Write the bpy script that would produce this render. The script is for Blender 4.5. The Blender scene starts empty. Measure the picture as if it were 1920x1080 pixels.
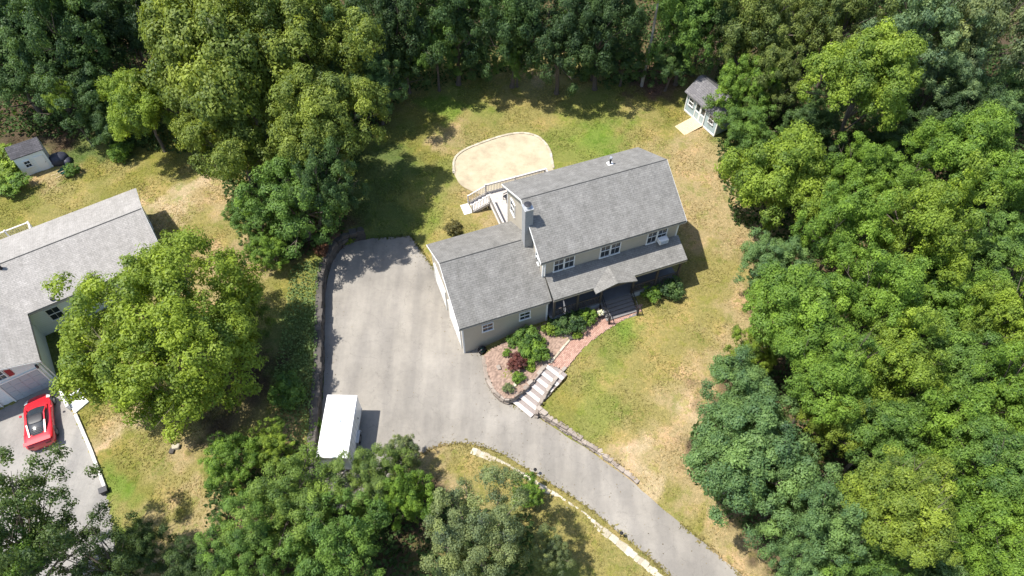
import bpy, math, random
import numpy as np
from mathutils import Vector, Matrix

# ------------------------------------------------------------------ camera, sky, sun, exposure
S = bpy.context.scene
CAM_H, PITCH, FPX = 45.22, math.radians(54.66), 1365.8
cd = bpy.data.cameras.new('camera'); cd.sensor_width = 36.0; cd.lens = 36.0 * FPX / 1920.0
cd.clip_start = 0.5; cd.clip_end = 3000
cam = bpy.data.objects.new('camera', cd); S.collection.objects.link(cam)
cam.location = (0, 0, CAM_H); cam.rotation_euler = (math.pi / 2 - PITCH, 0, 0)
S.camera = cam

SUN_AZ, SUN_EL = math.radians(3), math.radians(64)      # direction the light travels, measured from +x
W = bpy.data.worlds.new('World'); S.world = W; W.use_nodes = True
wn = W.node_tree.nodes; sky = wn.new('ShaderNodeTexSky'); sky.sky_type = 'NISHITA'; sky.sun_disc = False
sky.sun_elevation = SUN_EL; sky.sun_rotation = math.atan2(-math.cos(SUN_AZ), -math.sin(SUN_AZ))
sky.air_density = 1.0; sky.dust_density = 1.2
W.node_tree.links.new(sky.outputs[0], wn['Background'].inputs[0]); wn['Background'].inputs[1].default_value = 0.145
sl = bpy.data.lights.new('sun', 'SUN'); sl.energy = 5.0; sl.angle = math.radians(0.6); sl.color = (1.0, 0.955, 0.88)
sun = bpy.data.objects.new('sun', sl); S.collection.objects.link(sun)
sd = Vector((math.cos(SUN_AZ) * math.cos(SUN_EL), math.sin(SUN_AZ) * math.cos(SUN_EL), -math.sin(SUN_EL)))
sun.rotation_euler = sd.to_track_quat('-Z', 'Y').to_euler(); sun.location = (-40, 0, 80)
vs = S.view_settings; vs.view_transform = 'Standard'; vs.look = 'None'; vs.gamma = 1.0; vs.use_curve_mapping = False
vs.exposure = 0.74

# ------------------------------------------------------------------ helpers
C = S.collection
def at(u, v, z=0.0):
    """world point at height z that a survey sight line through photo pixel (u, v) meets"""
    a = (u - 960) / FPX; b = -(v - 540) / FPX
    d = (a, math.cos(PITCH) + b * math.sin(PITCH), -math.sin(PITCH) + b * math.cos(PITCH))
    t = (z - CAM_H) / d[2]
    return (d[0] * t, d[1] * t, z)
def at2(u, v, z=0.0): return at(u, v, z)[:2]

class MB:
    def __init__(s): s.v = []; s.f = []
    def add(s, vs_, fs_):
        n = len(s.v); s.v += [tuple(p) for p in vs_]; s.f += [tuple(i + n for i in f) for f in fs_]; return s
    def box(s, x0, x1, y0, y1, z0, z1):
        return s.add([(x0,y0,z0),(x1,y0,z0),(x1,y1,z0),(x0,y1,z0),(x0,y0,z1),(x1,y0,z1),(x1,y1,z1),(x0,y1,z1)],
                     [(0,3,2,1),(4,5,6,7),(0,1,5,4),(1,2,6,5),(2,3,7,6),(3,0,4,7)])
    def bar(s, p0, p1, w, h):
        """rectangular bar from p0 to p1"""
        p0 = Vector(p0); p1 = Vector(p1); d = (p1 - p0).normalized()
        up = Vector((0,0,1)) if abs(d.z) < .95 else Vector((0,1,0))
        x = d.cross(up).normalized(); y = x.cross(d)
        o = [x*(w/2)+y*(h/2), -x*(w/2)+y*(h/2), -x*(w/2)-y*(h/2), x*(w/2)-y*(h/2)]
        return s.add([p0+q for q in o]+[p1+q for q in o], [(0,1,2,3),(7,6,5,4),(0,4,5,1),(1,5,6,2),(2,6,7,3),(3,7,4,0)])
    def tube(s, p0, p1, r0, r1, n=8, cap=True):
        p0 = Vector(p0); p1 = Vector(p1); d = (p1 - p0).normalized()
        up = Vector((0,0,1)) if abs(d.z) < .95 else Vector((0,1,0))
        x = d.cross(up).normalized(); y = x.cross(d)
        vs_ = []
        for p, r in ((p0, r0), (p1, r1)):
            for k in range(n):
                a = 2*math.pi*k/n; vs_.append(p + x*(r*math.cos(a)) + y*(r*math.sin(a)))
        fs_ = [(k, n+k, n+(k+1) % n, (k+1) % n) for k in range(n)]
        if cap: fs_ += [tuple(range(n)), tuple(range(2*n-1, n-1, -1))]
        return s.add(vs_, fs_)
    def prism(s, poly, z0, z1):
        n = len(poly)
        return s.add([(x,y,z0) for x,y in poly]+[(x,y,z1) for x,y in poly],
                     [tuple(range(n-1,-1,-1)), tuple(range(n,2*n))]+[(k,(k+1)%n,n+(k+1)%n,n+k) for k in range(n)])
    def profile(s, prof, axis, a0, a1):
        """extrude a closed profile; axis 'x': profile is (y,z); axis 'y': profile is (x,z)"""
        n = len(prof); g = (lambda a,p: (a,p[0],p[1])) if axis == 'x' else (lambda a,p: (p[0],a,p[1]))
        return s.add([g(a0,p) for p in prof]+[g(a1,p) for p in prof],
                     [tuple(range(n)), tuple(range(2*n-1,n-1,-1))]+[(k,n+k,n+(k+1)%n,(k+1)%n) for k in range(n)])
    def mesh(s, name, mat=None):
        me = bpy.data.meshes.new(name); me.from_pydata(s.v, [], s.f); me.update()
        import bmesh
        bm = bmesh.new(); bm.from_mesh(me); bmesh.ops.recalc_face_normals(bm, faces=bm.faces); bm.to_mesh(me); bm.free()
        if mat: me.materials.append(mat)
        return me
    def build(s, name, mat, parent=None, bevel=0, smooth=False, label=None):
        o = bpy.data.objects.new(name, s.mesh(name, mat)); C.objects.link(o); o.parent = parent
        if bevel:
            m = o.modifiers.new('bevel', 'BEVEL'); m.width = bevel; m.segments = 2; m.limit_method = 'ANGLE'
        if smooth:
            for p in o.data.polygons: p.use_smooth = True
        if label: o['label'] = label
        return o
def tag(o, label, cat, group=None, kind=None):
    o['label'] = label; o['category'] = cat
    if group: o['group'] = group
    if kind: o['kind'] = kind
    return o
def struct(o): o['kind'] = 'structure'; return o
def thing(name, label, cat, loc=(0,0,0), rz=0.0, group=None):
    o = bpy.data.objects.new(name, None); C.objects.link(o); o.empty_display_size = .3
    o.location = loc; o.rotation_euler = (0, 0, rz); return tag(o, label, cat, group)
def inst(name, me, parent, loc, rot=(0,0,0), scale=(1,1,1)):
    o = bpy.data.objects.new(name, me); C.objects.link(o); o.parent = parent
    o.location = loc; o.rotation_euler = rot; o.scale = scale; return o
def np_mesh(name, V, F, mat, col=None, smooth=False):
    """V (n,3), F (m,k) with k = 3 or 4; col (n,3) per vertex colour"""
    V = np.asarray(V, np.float32); F = np.asarray(F, np.int32); k = F.shape[1]
    me = bpy.data.meshes.new(name); me.vertices.add(len(V)); me.vertices.foreach_set('co', V.ravel())
    me.loops.add(F.size); me.loops.foreach_set('vertex_index', F.ravel())
    me.polygons.add(len(F)); me.polygons.foreach_set('loop_start', np.arange(0, F.size, k, dtype=np.int32))
    me.polygons.foreach_set('loop_total', np.full(len(F), k, np.int32))
    if smooth: me.polygons.foreach_set('use_smooth', np.ones(len(F), bool))
    me.update(calc_edges=True)
    if col is not None:
        ca = me.color_attributes.new('tint', 'FLOAT_COLOR', 'POINT')
        ca.data.foreach_set('color', np.concatenate([col, np.ones((len(V),1))], 1).astype(np.float32).ravel())
    me.materials.append(mat); return me
def catmull(pts, n=6, closed=False):
    P = [np.array(p, float) for p in pts]; out = []; m = len(P)
    for i in range(m if closed else m-1):
        g = (lambda j: P[j % m]) if closed else (lambda j: P[min(max(j,0), m-1)])
        p0,p1,p2,p3 = g(i-1),g(i),g(i+1),g(i+2)
        for k in range(n):
            t = k/n
            out.append(.5*((2*p1)+(-p0+p2)*t+(2*p0-5*p1+4*p2-p3)*t*t+(-p0+3*p1-3*p2+p3)*t**3))
    if not closed: out.append(P[-1])
    return [tuple(p) for p in out]
def inside(X, Y, poly):
    r = np.zeros(X.shape, bool); n = len(poly); j = n-1
    for i in range(n):
        xi,yi = poly[i][:2]; xj,yj = poly[j][:2]
        c = ((yi > Y) != (yj > Y)) & (X < (xj-xi)*(Y-yi)/(yj-yi+1e-12)+xi); r ^= c; j = i
    return r

# ------------------------------------------------------------------ materials
def mat(name):
    m = bpy.data.materials.new(name); m.use_nodes = True; nt = m.node_tree
    return m, nt, nt.nodes['Principled BSDF']
def N(nt, t, **kw):
    n = nt.nodes.new(t)
    for k, v in kw.items():
        if k in n.inputs: n.inputs[k].default_value = v
        else: setattr(n, k, v)
    return n
def ramp(nt, fac, stops):
    r = nt.nodes.new('ShaderNodeValToRGB'); e = r.color_ramp.elements
    while len(e) < len(stops): e.new(.5)
    for q, (p, c) in zip(e, stops): q.position = p; q.color = (*c, 1) if len(c) == 3 else c
    nt.links.new(fac, r.inputs[0]); return r.outputs[0]
def mixc(nt, fac, a, b, blend='MIX'):
    n = nt.nodes.new('ShaderNodeMix'); n.data_type = 'RGBA'; n.blend_type = blend
    for inp, val in ((n.inputs[0], fac), (n.inputs[6], a), (n.inputs[7], b)):
        if hasattr(val, 'links'): nt.links.new(val, inp)
        elif isinstance(val, (int, float)): inp.default_value = val
        else: inp.default_value = (*val, 1)
    return n.outputs[2]
def noise(nt, scale, detail=4, rough=.6, coord='Object', vec=None):
    n = N(nt, 'ShaderNodeTexNoise', Scale=scale, Detail=detail, Roughness=rough)
    if vec is None: vec = N(nt, 'ShaderNodeTexCoord').outputs[coord]
    nt.links.new(vec, n.inputs['Vector']); return n.outputs['Fac']
def bump(nt, bs, h, strength=.4, dist=.02):
    b = N(nt, 'ShaderNodeBump', Strength=strength, Distance=dist); nt.links.new(h, b.inputs['Height'])
    nt.links.new(b.outputs[0], bs.inputs['Normal'])
def simple(name, col, rough=.6, var=.12, scale=3.0, metal=0, spec=.3, bumps=0, bscale=40):
    m, nt, bs = mat(name)
    f = noise(nt, scale, 5, .65)
    c = ramp(nt, f, [(.25, tuple(x*(1-var) for x in col)), (.75, tuple(min(1, x*(1+var)) for x in col))])
    nt.links.new(c, bs.inputs['Base Color']); bs.inputs['Roughness'].default_value = rough
    bs.inputs['Metallic'].default_value = metal; bs.inputs['Specular IOR Level'].default_value = spec
    if bumps: bump(nt, bs, noise(nt, bscale, 3, .6), bumps, .02)
    return m
def shingle(name, c1, c2, blotch=.18):
    m, nt, bs = mat(name); tc = N(nt, 'ShaderNodeTexCoord').outputs['Object']
    br = N(nt, 'ShaderNodeTexBrick', Scale=1.0); nt.links.new(tc, br.inputs['Vector'])
    br.offset = .5; br.inputs['Brick Width'].default_value = .31; br.inputs['Row Height'].default_value = .125
    br.inputs['Mortar Size'].default_value = .012; br.inputs['Mortar Smooth'].default_value = .3
    br.inputs['Color1'].default_value = (*c1, 1); br.inputs['Color2'].default_value = (*c2, 1)
    br.inputs['Mortar'].default_value = (*[x*.75 for x in c1], 1); br.inputs['Bias'].default_value = 0
    big = ramp(nt, noise(nt, 1.6, 6, .7, vec=tc), [(.3, (1-blotch,)*3), (.7, (1+blotch,)*3)])
    c = mixc(nt, 1.0, br.outputs['Color'], big, 'MULTIPLY')
    fine = ramp(nt, noise(nt, 9, 4, .7, vec=tc), [(.3, (.78,.78,.78)), (.7, (1.22,1.21,1.19))])
    c = mixc(nt, 1.0, c, fine, 'MULTIPLY')
    mp = N(nt, 'ShaderNodeMapping'); mp.inputs['Scale'].default_value = (2.2, .35, 1); nt.links.new(tc, mp.inputs['Vector'])
    streak = ramp(nt, noise(nt, 1.0, 4, .6, vec=mp.outputs[0]), [(.35, (.9,.9,.89)), (.65, (1.06,1.06,1.06))])
    c = mixc(nt, 1.0, c, streak, 'MULTIPLY')
    nt.links.new(c, bs.inputs['Base Color']); bs.inputs['Roughness'].default_value = .9
    bs.inputs['Specular IOR Level'].default_value = .2
    bump(nt, bs, br.outputs['Fac'], -.5, .015); return m
def siding(name, col, var=.05):
    m, nt, bs = mat(name); tc = N(nt, 'ShaderNodeTexCoord').outputs['Object']
    w = N(nt, 'ShaderNodeTexWave', Scale=1.55); w.bands_direction = 'Z'; w.wave_profile = 'SAW'
    nt.links.new(tc, w.inputs['Vector'])
    c = ramp(nt, noise(nt, 1.2, 4, .6, vec=tc), [(.3, tuple(x*(1-var) for x in col)), (.7, tuple(x*(1+var) for x in col))])
    lap = ramp(nt, w.outputs['Fac'], [(0, (.78,.78,.78)), (.12, (1,1,1))])
    nt.links.new(mixc(nt, 1.0, c, lap, 'MULTIPLY'), bs.inputs['Base Color'])
    bs.inputs['Roughness'].default_value = .55; bump(nt, bs, w.outputs['Fac'], .5, .02); return m
M = {}
M['roof'] = shingle('grey_shingle', (.178,.173,.164), (.208,.203,.193))
M['roof_warm'] = shingle('warm_grey_shingle', (.275,.262,.248), (.315,.30,.285), .10)
M['roof_dark'] = shingle('dark_shingle', (.135,.13,.14), (.18,.175,.18))
M['gutter'] = simple('tan_gutter', (.40,.37,.31), .5, .06, 5)
M['porch_wood'] = simple('shade_dark_porch_wood', (.07,.06,.055), .6, .15, 5)  # wood coloured dark to carry the deep shade below the porch roof
M['tread'] = simple('grey_stair_tread', (.17,.16,.155), .7, .15, 4)
M['ridge'] = simple('ridge_shade_shingle', (.06,.06,.06), .9, .2, 6)  # near-black tone paints in the shading line along the ridges
M['siding'] = siding('cream_siding', (.45,.405,.33))
M['siding_blue'] = siding('pale_blue_siding', (.70,.75,.76))
M['siding_shed'] = siding('blue_grey_siding', (.36,.45,.47))
M['white'] = simple('white_paint', (.74,.74,.72), .45, .04, 5)
M['trailer'] = simple('white_gelcoat', (.82,.82,.82), .3, .03, 2, spec=.5)
M['deck'] = simple('weathered_deck', (.46,.42,.38), .8, .18, 4)
M['deck_rail'] = simple('painted_rail', (.55,.52,.49), .6, .2, 6)
M['dark'] = simple('dark_metal', (.03,.03,.035), .45, .2, 8)
M['iron'] = simple('black_rail', (.02,.02,.022), .5, .2, 8)
M['porch_floor'] = simple('shade_grey_boards', (.13,.135,.15), .6, .12, 3)  # grey boards toned down, under-roof darkness is in the colour
M['skirt'] = simple('grey_lattice', (.42,.45,.49), .7, .1, 4)
M['door'] = simple('dark_door', (.05,.035,.03), .4, .1, 3)
M['gdoor'] = simple('white_garage_door', (.76,.75,.72), .5, .05, 3)
M['gdoor_grey'] = simple('grey_garage_door', (.40,.44,.47), .5, .06, 3)
M['shutter'] = simple('red_shutter', (.30,.025,.03), .5, .1, 4)
M['brick_ch'] = simple('grey_chimney_siding', (.30,.30,.30), .8, .12, 5)
M['concrete'] = simple('concrete', (.55,.53,.49), .9, .14, 2, bumps=.3)
M['ramp_wood'] = simple('pale_ramp_wood', (.58,.45,.29), .8, .15, 5)
M['rubber'] = simple('tyre_rubber', (.02,.02,.02), .8, .2, 10)
M['rim'] = simple('alloy_rim', (.35,.35,.36), .3, .1, 10, metal=.8)
M['galv'] = simple('galvanised', (.48,.49,.5), .4, .12, 8, metal=.6)
M['granite'] = simple('granite_tread', (.46,.42,.395), .85, .13, 5, bumps=.3)
M['riser'] = simple('granite_riser', (.25,.215,.20), .9, .15, 5, bumps=.3)
M['bark'] = simple('bark', (.13,.105,.085), .95, .3, 6, bumps=.8, bscale=20)
M['bin'] = simple('dark_green_plastic', (.03,.10,.075), .5, .15, 6)
M['tarp'] = simple('dark_tarp', (.035,.038,.055), .5, .3, 5, bumps=.6, bscale=6)
M['terracotta'] = simple('terracotta', (.35,.14,.08), .8, .1, 8)
M['petal'] = simple('white_petals', (.78,.76,.74), .6, .06, 30)
M['bluetarp'] = simple('blue_tarp', (.12,.26,.36), .5, .2, 4)
def stone_mat(name, a, b):
    m, nt, bs = mat(name); oi = N(nt, 'ShaderNodeObjectInfo').outputs['Random']
    c = ramp(nt, oi, [(0, a), (1, b)])
    n = ramp(nt, noise(nt, 9, 5, .7), [(.3, (.7,.7,.7)), (.7, (1.25,1.24,1.22))])
    nt.links.new(mixc(nt, 1.0, c, n, 'MULTIPLY'), bs.inputs['Base Color']); bs.inputs['Roughness'].default_value = .92
    bump(nt, bs, noise(nt, 14, 4, .7), .6, .03); return m
M['stone'] = stone_mat('field_stone', (.20,.165,.14), (.33,.285,.245))
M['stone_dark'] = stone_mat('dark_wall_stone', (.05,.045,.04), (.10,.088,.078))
M['stone_pale'] = stone_mat('pale_border_stone', (.34,.30,.22), (.50,.45,.36))
m, nt, bs = mat('window_glass'); M['glass'] = m
bs.inputs['Base Color'].default_value = (.025,.032,.04,1); bs.inputs['Roughness'].default_value = .06
bs.inputs['Specular IOR Level'].default_value = .7
m, nt, bs = mat('red_car_paint'); M['car'] = m
nt.links.new(ramp(nt, noise(nt, 2, 2), [(.3,(.52,.012,.02)),(.7,(.60,.016,.026))]), bs.inputs['Base Color'])
bs.inputs['Roughness'].default_value = .28; bs.inputs['Coat Weight'].default_value = .8; bs.inputs['Coat Roughness'].default_value = .06
m, nt, bs = mat('lamp_lens'); M['lens'] = m
bs.inputs['Base Color'].default_value = (.5,.5,.5,1); bs.inputs['Roughness'].default_value = .1
m, nt, bs = mat('tail_lamp'); M['tail'] = m
bs.inputs['Base Color'].default_value = (.12,.004,.006,1); bs.inputs['Roughness'].default_value = .15

def asphalt(name, col, tint2):
    m, nt, bs = mat(name); tc = N(nt, 'ShaderNodeTexCoord').outputs['Object']
    big = noise(nt, .22, 5, .62, vec=tc); c = ramp(nt, big, [(.32, tuple(x*.80 for x in col)), (.55, col), (.72, tint2)])
    mp = N(nt, 'ShaderNodeMapping'); mp.inputs['Scale'].default_value = (1.3, .22, 1); mp.inputs['Rotation'].default_value = (0,0,.05)
    nt.links.new(tc, mp.inputs['Vector'])
    st = ramp(nt, noise(nt, .8, 3, .5, vec=mp.outputs[0]), [(.38, (.88,.88,.885)), (.62, (1.09,1.085,1.07))])
    c = mixc(nt, 1, c, st, 'MULTIPLY')
    sp = ramp(nt, noise(nt, 3.2, 6, .75, vec=tc), [(.3, (.90,.90,.90)), (.5, (1,1,1)), (.72, (1.07,1.06,1.05))])
    c = mixc(nt, 1, c, sp, 'MULTIPLY')
    fine = ramp(nt, noise(nt, 28, 3, .7, vec=tc), [(.25, (.86,.86,.86)), (.75, (1.12,1.12,1.11))])
    c = mixc(nt, 1, c, fine, 'MULTIPLY')
    vo = N(nt, 'ShaderNodeTexVoronoi', Scale=.55, feature='DISTANCE_TO_EDGE')
    wv = N(nt, 'ShaderNodeVectorMath', operation='ADD'); nv = N(nt, 'ShaderNodeTexNoise', Scale=1.4, Detail=4)
    nt.links.new(tc, nv.inputs['Vector']); nt.links.new(tc, wv.inputs[0]); nt.links.new(nv.outputs['Color'], wv.inputs[1])
    nt.links.new(wv.outputs[0], vo.inputs['Vector'])
    cr = ramp(nt, vo.outputs['Distance'], [(0, (.70,.70,.70)), (.010, (1,1,1))])
    c = mixc(nt, .6, c, mixc(nt, 1, c, cr, 'MULTIPLY'))
    nt.links.new(c, bs.inputs['Base Color']); bs.inputs['Roughness'].default_value = .93
    bs.inputs['Specular IOR Level'].default_value = .2
    bump(nt, bs, noise(nt, 60, 2, .6, vec=tc), .3, .01); return m
M['asphalt'] = asphalt('aged_asphalt', (.248,.23,.205), (.285,.265,.237))
M['asphalt2'] = asphalt('neighbour_asphalt', (.25,.238,.222), (.30,.288,.27))

# ground takes its own colour (grass, straw, sand, leaf litter) from the surveyed 'tint' attribute, broken up by noise
m, nt, bs = mat('lawn_ground'); M['ground'] = m
tc = N(nt, 'ShaderNodeTexCoord').outputs['Object']
at_ = N(nt, 'ShaderNodeAttribute', attribute_name='tint').outputs['Color']
pat = noise(nt, .55, 6, .68, vec=tc)
c = mixc(nt, ramp(nt, pat, [(.50, (0,0,0)), (.60, (1,1,1))]), at_, mixc(nt, 1, at_, (1.42,1.22,1.35), 'MULTIPLY'))
pat2 = noise(nt, 1.1, 7, .75, vec=tc)
c = mixc(nt, ramp(nt, pat2, [(.5, (0,0,0)), (.60, (1,1,1))]), c, mixc(nt, 1, c, (.62,.78,.52), 'MULTIPLY'))
f1 = ramp(nt, noise(nt, 6, 5, .75, vec=tc), [(.3, (.72,.74,.7)), (.55, (1,1,1)), (.75, (1.35,1.28,1.3))])
c = mixc(nt, 1, c, f1, 'MULTIPLY')
fl = ramp(nt, noise(nt, 3.2, 9, .78, vec=tc), [(.56, (0,0,0)), (.66, (.6,.6,.6))])
straw = mixc(nt, 1, c, (1.75,1.55,1.75), 'MULTIPLY'); c = mixc(nt, fl, c, straw)
f2 = ramp(nt, noise(nt, 24, 3, .7, vec=tc), [(.25, (.75,.76,.74)), (.75, (1.25,1.22,1.22))])
c = mixc(nt, 1, c, f2, 'MULTIPLY')
nt.links.new(c, bs.inputs['Base Color']); bs.inputs['Roughness'].default_value = 1; bs.inputs['Specular IOR Level'].default_value = .1
bump(nt, bs, noise(nt, 9, 6, .75, vec=tc), .9, .08)
def tinted(name, trans=.0, rough=.6, spec=.25, objcol=False):
    m, nt, bs = mat(name); a = N(nt, 'ShaderNodeAttribute', attribute_name='tint').outputs['Color']; c = a
    if objcol: c = mixc(nt, 1, a, N(nt, 'ShaderNodeObjectInfo').outputs['Color'], 'MULTIPLY')
    nt.links.new(c, bs.inputs['Base Color']); bs.inputs['Roughness'].default_value = rough; bs.inputs['Specular IOR Level'].default_value = spec
    if trans:
        t = N(nt, 'ShaderNodeBsdfTranslucent'); nt.links.new(mixc(nt, 1, c, (1.25,1.2,.55), 'MULTIPLY'), t.inputs['Color'])
        mx = N(nt, 'ShaderNodeMixShader'); mx.inputs[0].default_value = trans
        nt.links.new(bs.outputs[0], mx.inputs[1]); nt.links.new(t.outputs[0], mx.inputs[2])
        nt.links.new(mx.outputs[0], nt.nodes['Material Output'].inputs['Surface'])
    return m
M['leaf'] = tinted('foliage', .42, .55, .3, True)
M['grass'] = tinted('grass_blades', .4, .8, .1)
M['mulch'] = tinted('mulch_bed', 0, 1, .1)
m, nt, bs = mat('patio_gravel'); M['sand'] = m
tc = N(nt, 'ShaderNodeTexCoord').outputs['Object']
c = ramp(nt, noise(nt, .7, 6, .7, vec=tc), [(.35, (.31,.26,.18)), (.5, (.395,.34,.235)), (.68, (.43,.385,.28))])
c = mixc(nt, 1, c, ramp(nt, noise(nt, 20, 4, .7, vec=tc), [(.3, (.85,.85,.85)), (.7, (1.1,1.1,1.1))]), 'MULTIPLY')
nt.links.new(c, bs.inputs['Base Color']); bs.inputs['Roughness'].default_value = 1; bump(nt, bs, noise(nt, 40, 3, .7, vec=tc), .4, .02)
m, nt, bs = mat('red_paver'); M['paver'] = m
ge = N(nt, 'ShaderNodeNewGeometry').outputs['Random Per Island']
nt.links.new(ramp(nt, ge, [(0, (.29,.165,.125)), (.5, (.36,.215,.165)), (1, (.42,.265,.205))]), bs.inputs['Base Color']); bs.inputs['Roughness'].default_value = .9

# ------------------------------------------------------------------ terrain
rng = np.random.default_rng(7); random.seed(7)
YAW = math.radians(20.19); HO = (.60, 32.85)
def hl(s, b):
    """main house frame (s along the ridge, b to the back) to world xy"""
    return (HO[0]+s*math.cos(YAW)-b*math.sin(YAW), HO[1]+s*math.sin(YAW)+b*math.cos(YAW))
NYAW = math.radians(31.5); NO = (-25.39, 32.70)
def nl(s, b): return (NO[0]+s*math.cos(NYAW)-b*math.sin(NYAW), NO[1]+s*math.sin(NYAW)+b*math.cos(NYAW))

lane_low = catmull([at2(*p) for p in [(760,868),(800,846),(838,833),(882,832),(930,846),(980,874),(1040,911),(1100,950),(1160,997),(1220,1047),(1290,1112),(1340,1165)]], 5)
lane_up = catmull([at2(*p) for p in [(1500,1165),(1395,1082),(1328,1024),(1258,967),(1190,908),(1130,862),(1072,824),(1018,789),(1000,776)]], 5)
bed_foot = catmull([at2(*p) for p in [(958,757),(940,748),(922,728),(911,702),(906,672)]], 5)
left_edge = catmull([at2(*p) for p in [(700,447),(660,455),(634,474),(619,505),(611,550),(609,620),(608,690),(604,760),(600,830),(594,900)]], 5)
drive_poly = lane_low + lane_up + bed_foot + [hl(-4.7,-4.55), hl(-5.7,-4.5), hl(-5.7,2.2), at2(770,441)] + left_edge + [at2(620,960), at2(700,940)]
ndrive_poly = [at2(*p, .35) for p in [(-260,905),(-160,830),(0,768),(104,714),(116,742),(142,778),(172,845),(199,920),(213,985),(226,1060),(240,1160),(-300,1160)]]
HCP = [(590,500,1.05),(570,600,1.1),(575,700,1.1),(570,790,1.1),(500,500,1.0),(480,700,.95),(640,440,1.05),(700,425,1.0),(770,425,.5),
 (300,400,.75),(100,380,.8),(60,300,.9),(150,800,.5),(190,860,.48),(230,940,.45),(300,950,.55),(350,850,.7),(130,740,.4),(100,650,.35),(420,900,.8),(20,480,.7),(220,480,.7),
 (500,950,.8),(590,900,.9),(700,940,.3),(600,1050,.6),(860,850,.1),(900,850,.08),(950,900,.12),(1040,970,.08),(1150,1060,.0),(800,1000,.3),(900,1060,.1),
 (700,420,1.0),(720,300,1.1),(850,200,1.25),(1000,180,1.3),(1200,200,1.4),(880,410,1.0),(860,340,1.05),(960,280,1.05),(1040,280,1.05),(1100,240,1.2),(1300,230,1.25),
 (1340,400,1.1),(1350,550,1.0),(1200,600,.95),(1100,650,.95),(1060,700,.9),(1150,780,.8),(1040,775,.72),(1120,842,.45),(1200,900,.2),(1250,850,.55),(1280,950,.12),(1400,1070,.03),(1300,700,.9),
 (1500,500,1.4),(1700,300,2),(1700,700,1.5),(1500,950,.7),(1800,1000,1.0),(200,50,1.5),(700,50,1.6),(1200,50,1.8),(1800,50,2.2),(0,100,1.3),
 (960,700,.8),(1000,650,.9),(930,668,.75),(1070,605,.95),(1250,560,.95),(990,560,.9)]
_cp = np.array([[*at2(u, v, z), z] for u, v, z in HCP])
patio_px = [(851,325),(852,300),(868,283),(905,267),(950,253),(985,250),(1012,259),(1030,281),(1037,312),(1034,345),(1000,370),(930,372),(872,352)]
patio_poly = catmull([at2(*p, 1.1) for p in patio_px], 5, True)
def dense(poly, step=.5):
    out = []
    for i in range(len(poly)):
        a = np.array(poly[i]); b = np.array(poly[(i+1) % len(poly)]); n = max(1, int(np.linalg.norm(b-a)/step))
        out += [tuple(a+(b-a)*k/n) for k in range(n)]
    return out
_out = np.array(dense(drive_poly, .25)); _wp = np.array(dense(left_edge, .25)+dense(bed_foot, .25)+dense(lane_up[14:], .25))
_outw = np.array([np.min(np.hypot(*(_wp-p).T)) < .15 for p in _out])
path_l = [np.array(at2(*p, .95)) for p in [(1030,683),(1066,640),(1100,607),(1135,580),(1150,573)]]
path_r = [np.array(at2(*p, .95)) for p in [(1060,694),(1093,654),(1124,628),(1168,600),(1203,584)]]
cl = catmull(path_l, 6); crr = catmull(path_r, 6)
path_poly = cl+[at2(1203,572,.95)]+crr[::-1]
st_top = np.array(at2(1047,689,.95)); st_bot = np.array(at2(979,769,.0))     # foot and head of the granite steps
def ground_z(X, Y, raw=False):
    X = np.atleast_1d(np.asarray(X, float)); Y = np.atleast_1d(np.asarray(Y, float))
    num = np.zeros(X.shape); den = np.zeros(X.shape)
    for x, y, z in _cp:
        w = 1.0/((X-x)**2+(Y-y)**2+.6)**1.6; num += w*z; den += w
    z = num/den
    if raw: return z
    z = np.where(inside(X, Y, patio_poly), 1.04, z)
    z = np.where(inside(X, Y, ndrive_poly), .27, z)
    z = np.where(inside(X, Y, path_poly), np.minimum(z, .88), z)
    e = np.array(st_bot)-np.array(st_top); L2 = e@e
    u = ((X-st_top[0])*e[0]+(Y-st_top[1])*e[1])/L2; w_ = ((X-st_top[0])*-e[1]+(Y-st_top[1])*e[0])/math.sqrt(L2)
    z = np.where((u > -.02) & (u < 1.1) & (np.abs(w_) < .95), np.minimum(z, .62-.95*u), z)
    ins = inside(X, Y, drive_poly); near = np.where((z > -.05) & (X > -19) & (X < 26) & (Y > 5) & (Y < 44))[0]
    d2 = np.full(X.shape, 1e9); wl = np.zeros(X.shape, bool)
    for c0 in range(0, len(near), 4000):
        i_ = near[c0:c0+4000]; D_ = (X[i_, None]-_out[None, :, 0])**2+(Y[i_, None]-_out[None, :, 1])**2
        j_ = D_.argmin(1); d2[i_] = D_[np.arange(len(i_)), j_]; wl[i_] = _outw[j_]
    dd_ = np.sqrt(d2); z = np.where(wl, np.where(dd_ < .30, -.07, z), np.minimum(z, -.05+.3*np.maximum(dd_-.12, 0)))
    return np.where(ins, -.07, z)
def gz(x, y): return float(ground_z(x, y)[0])
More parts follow.
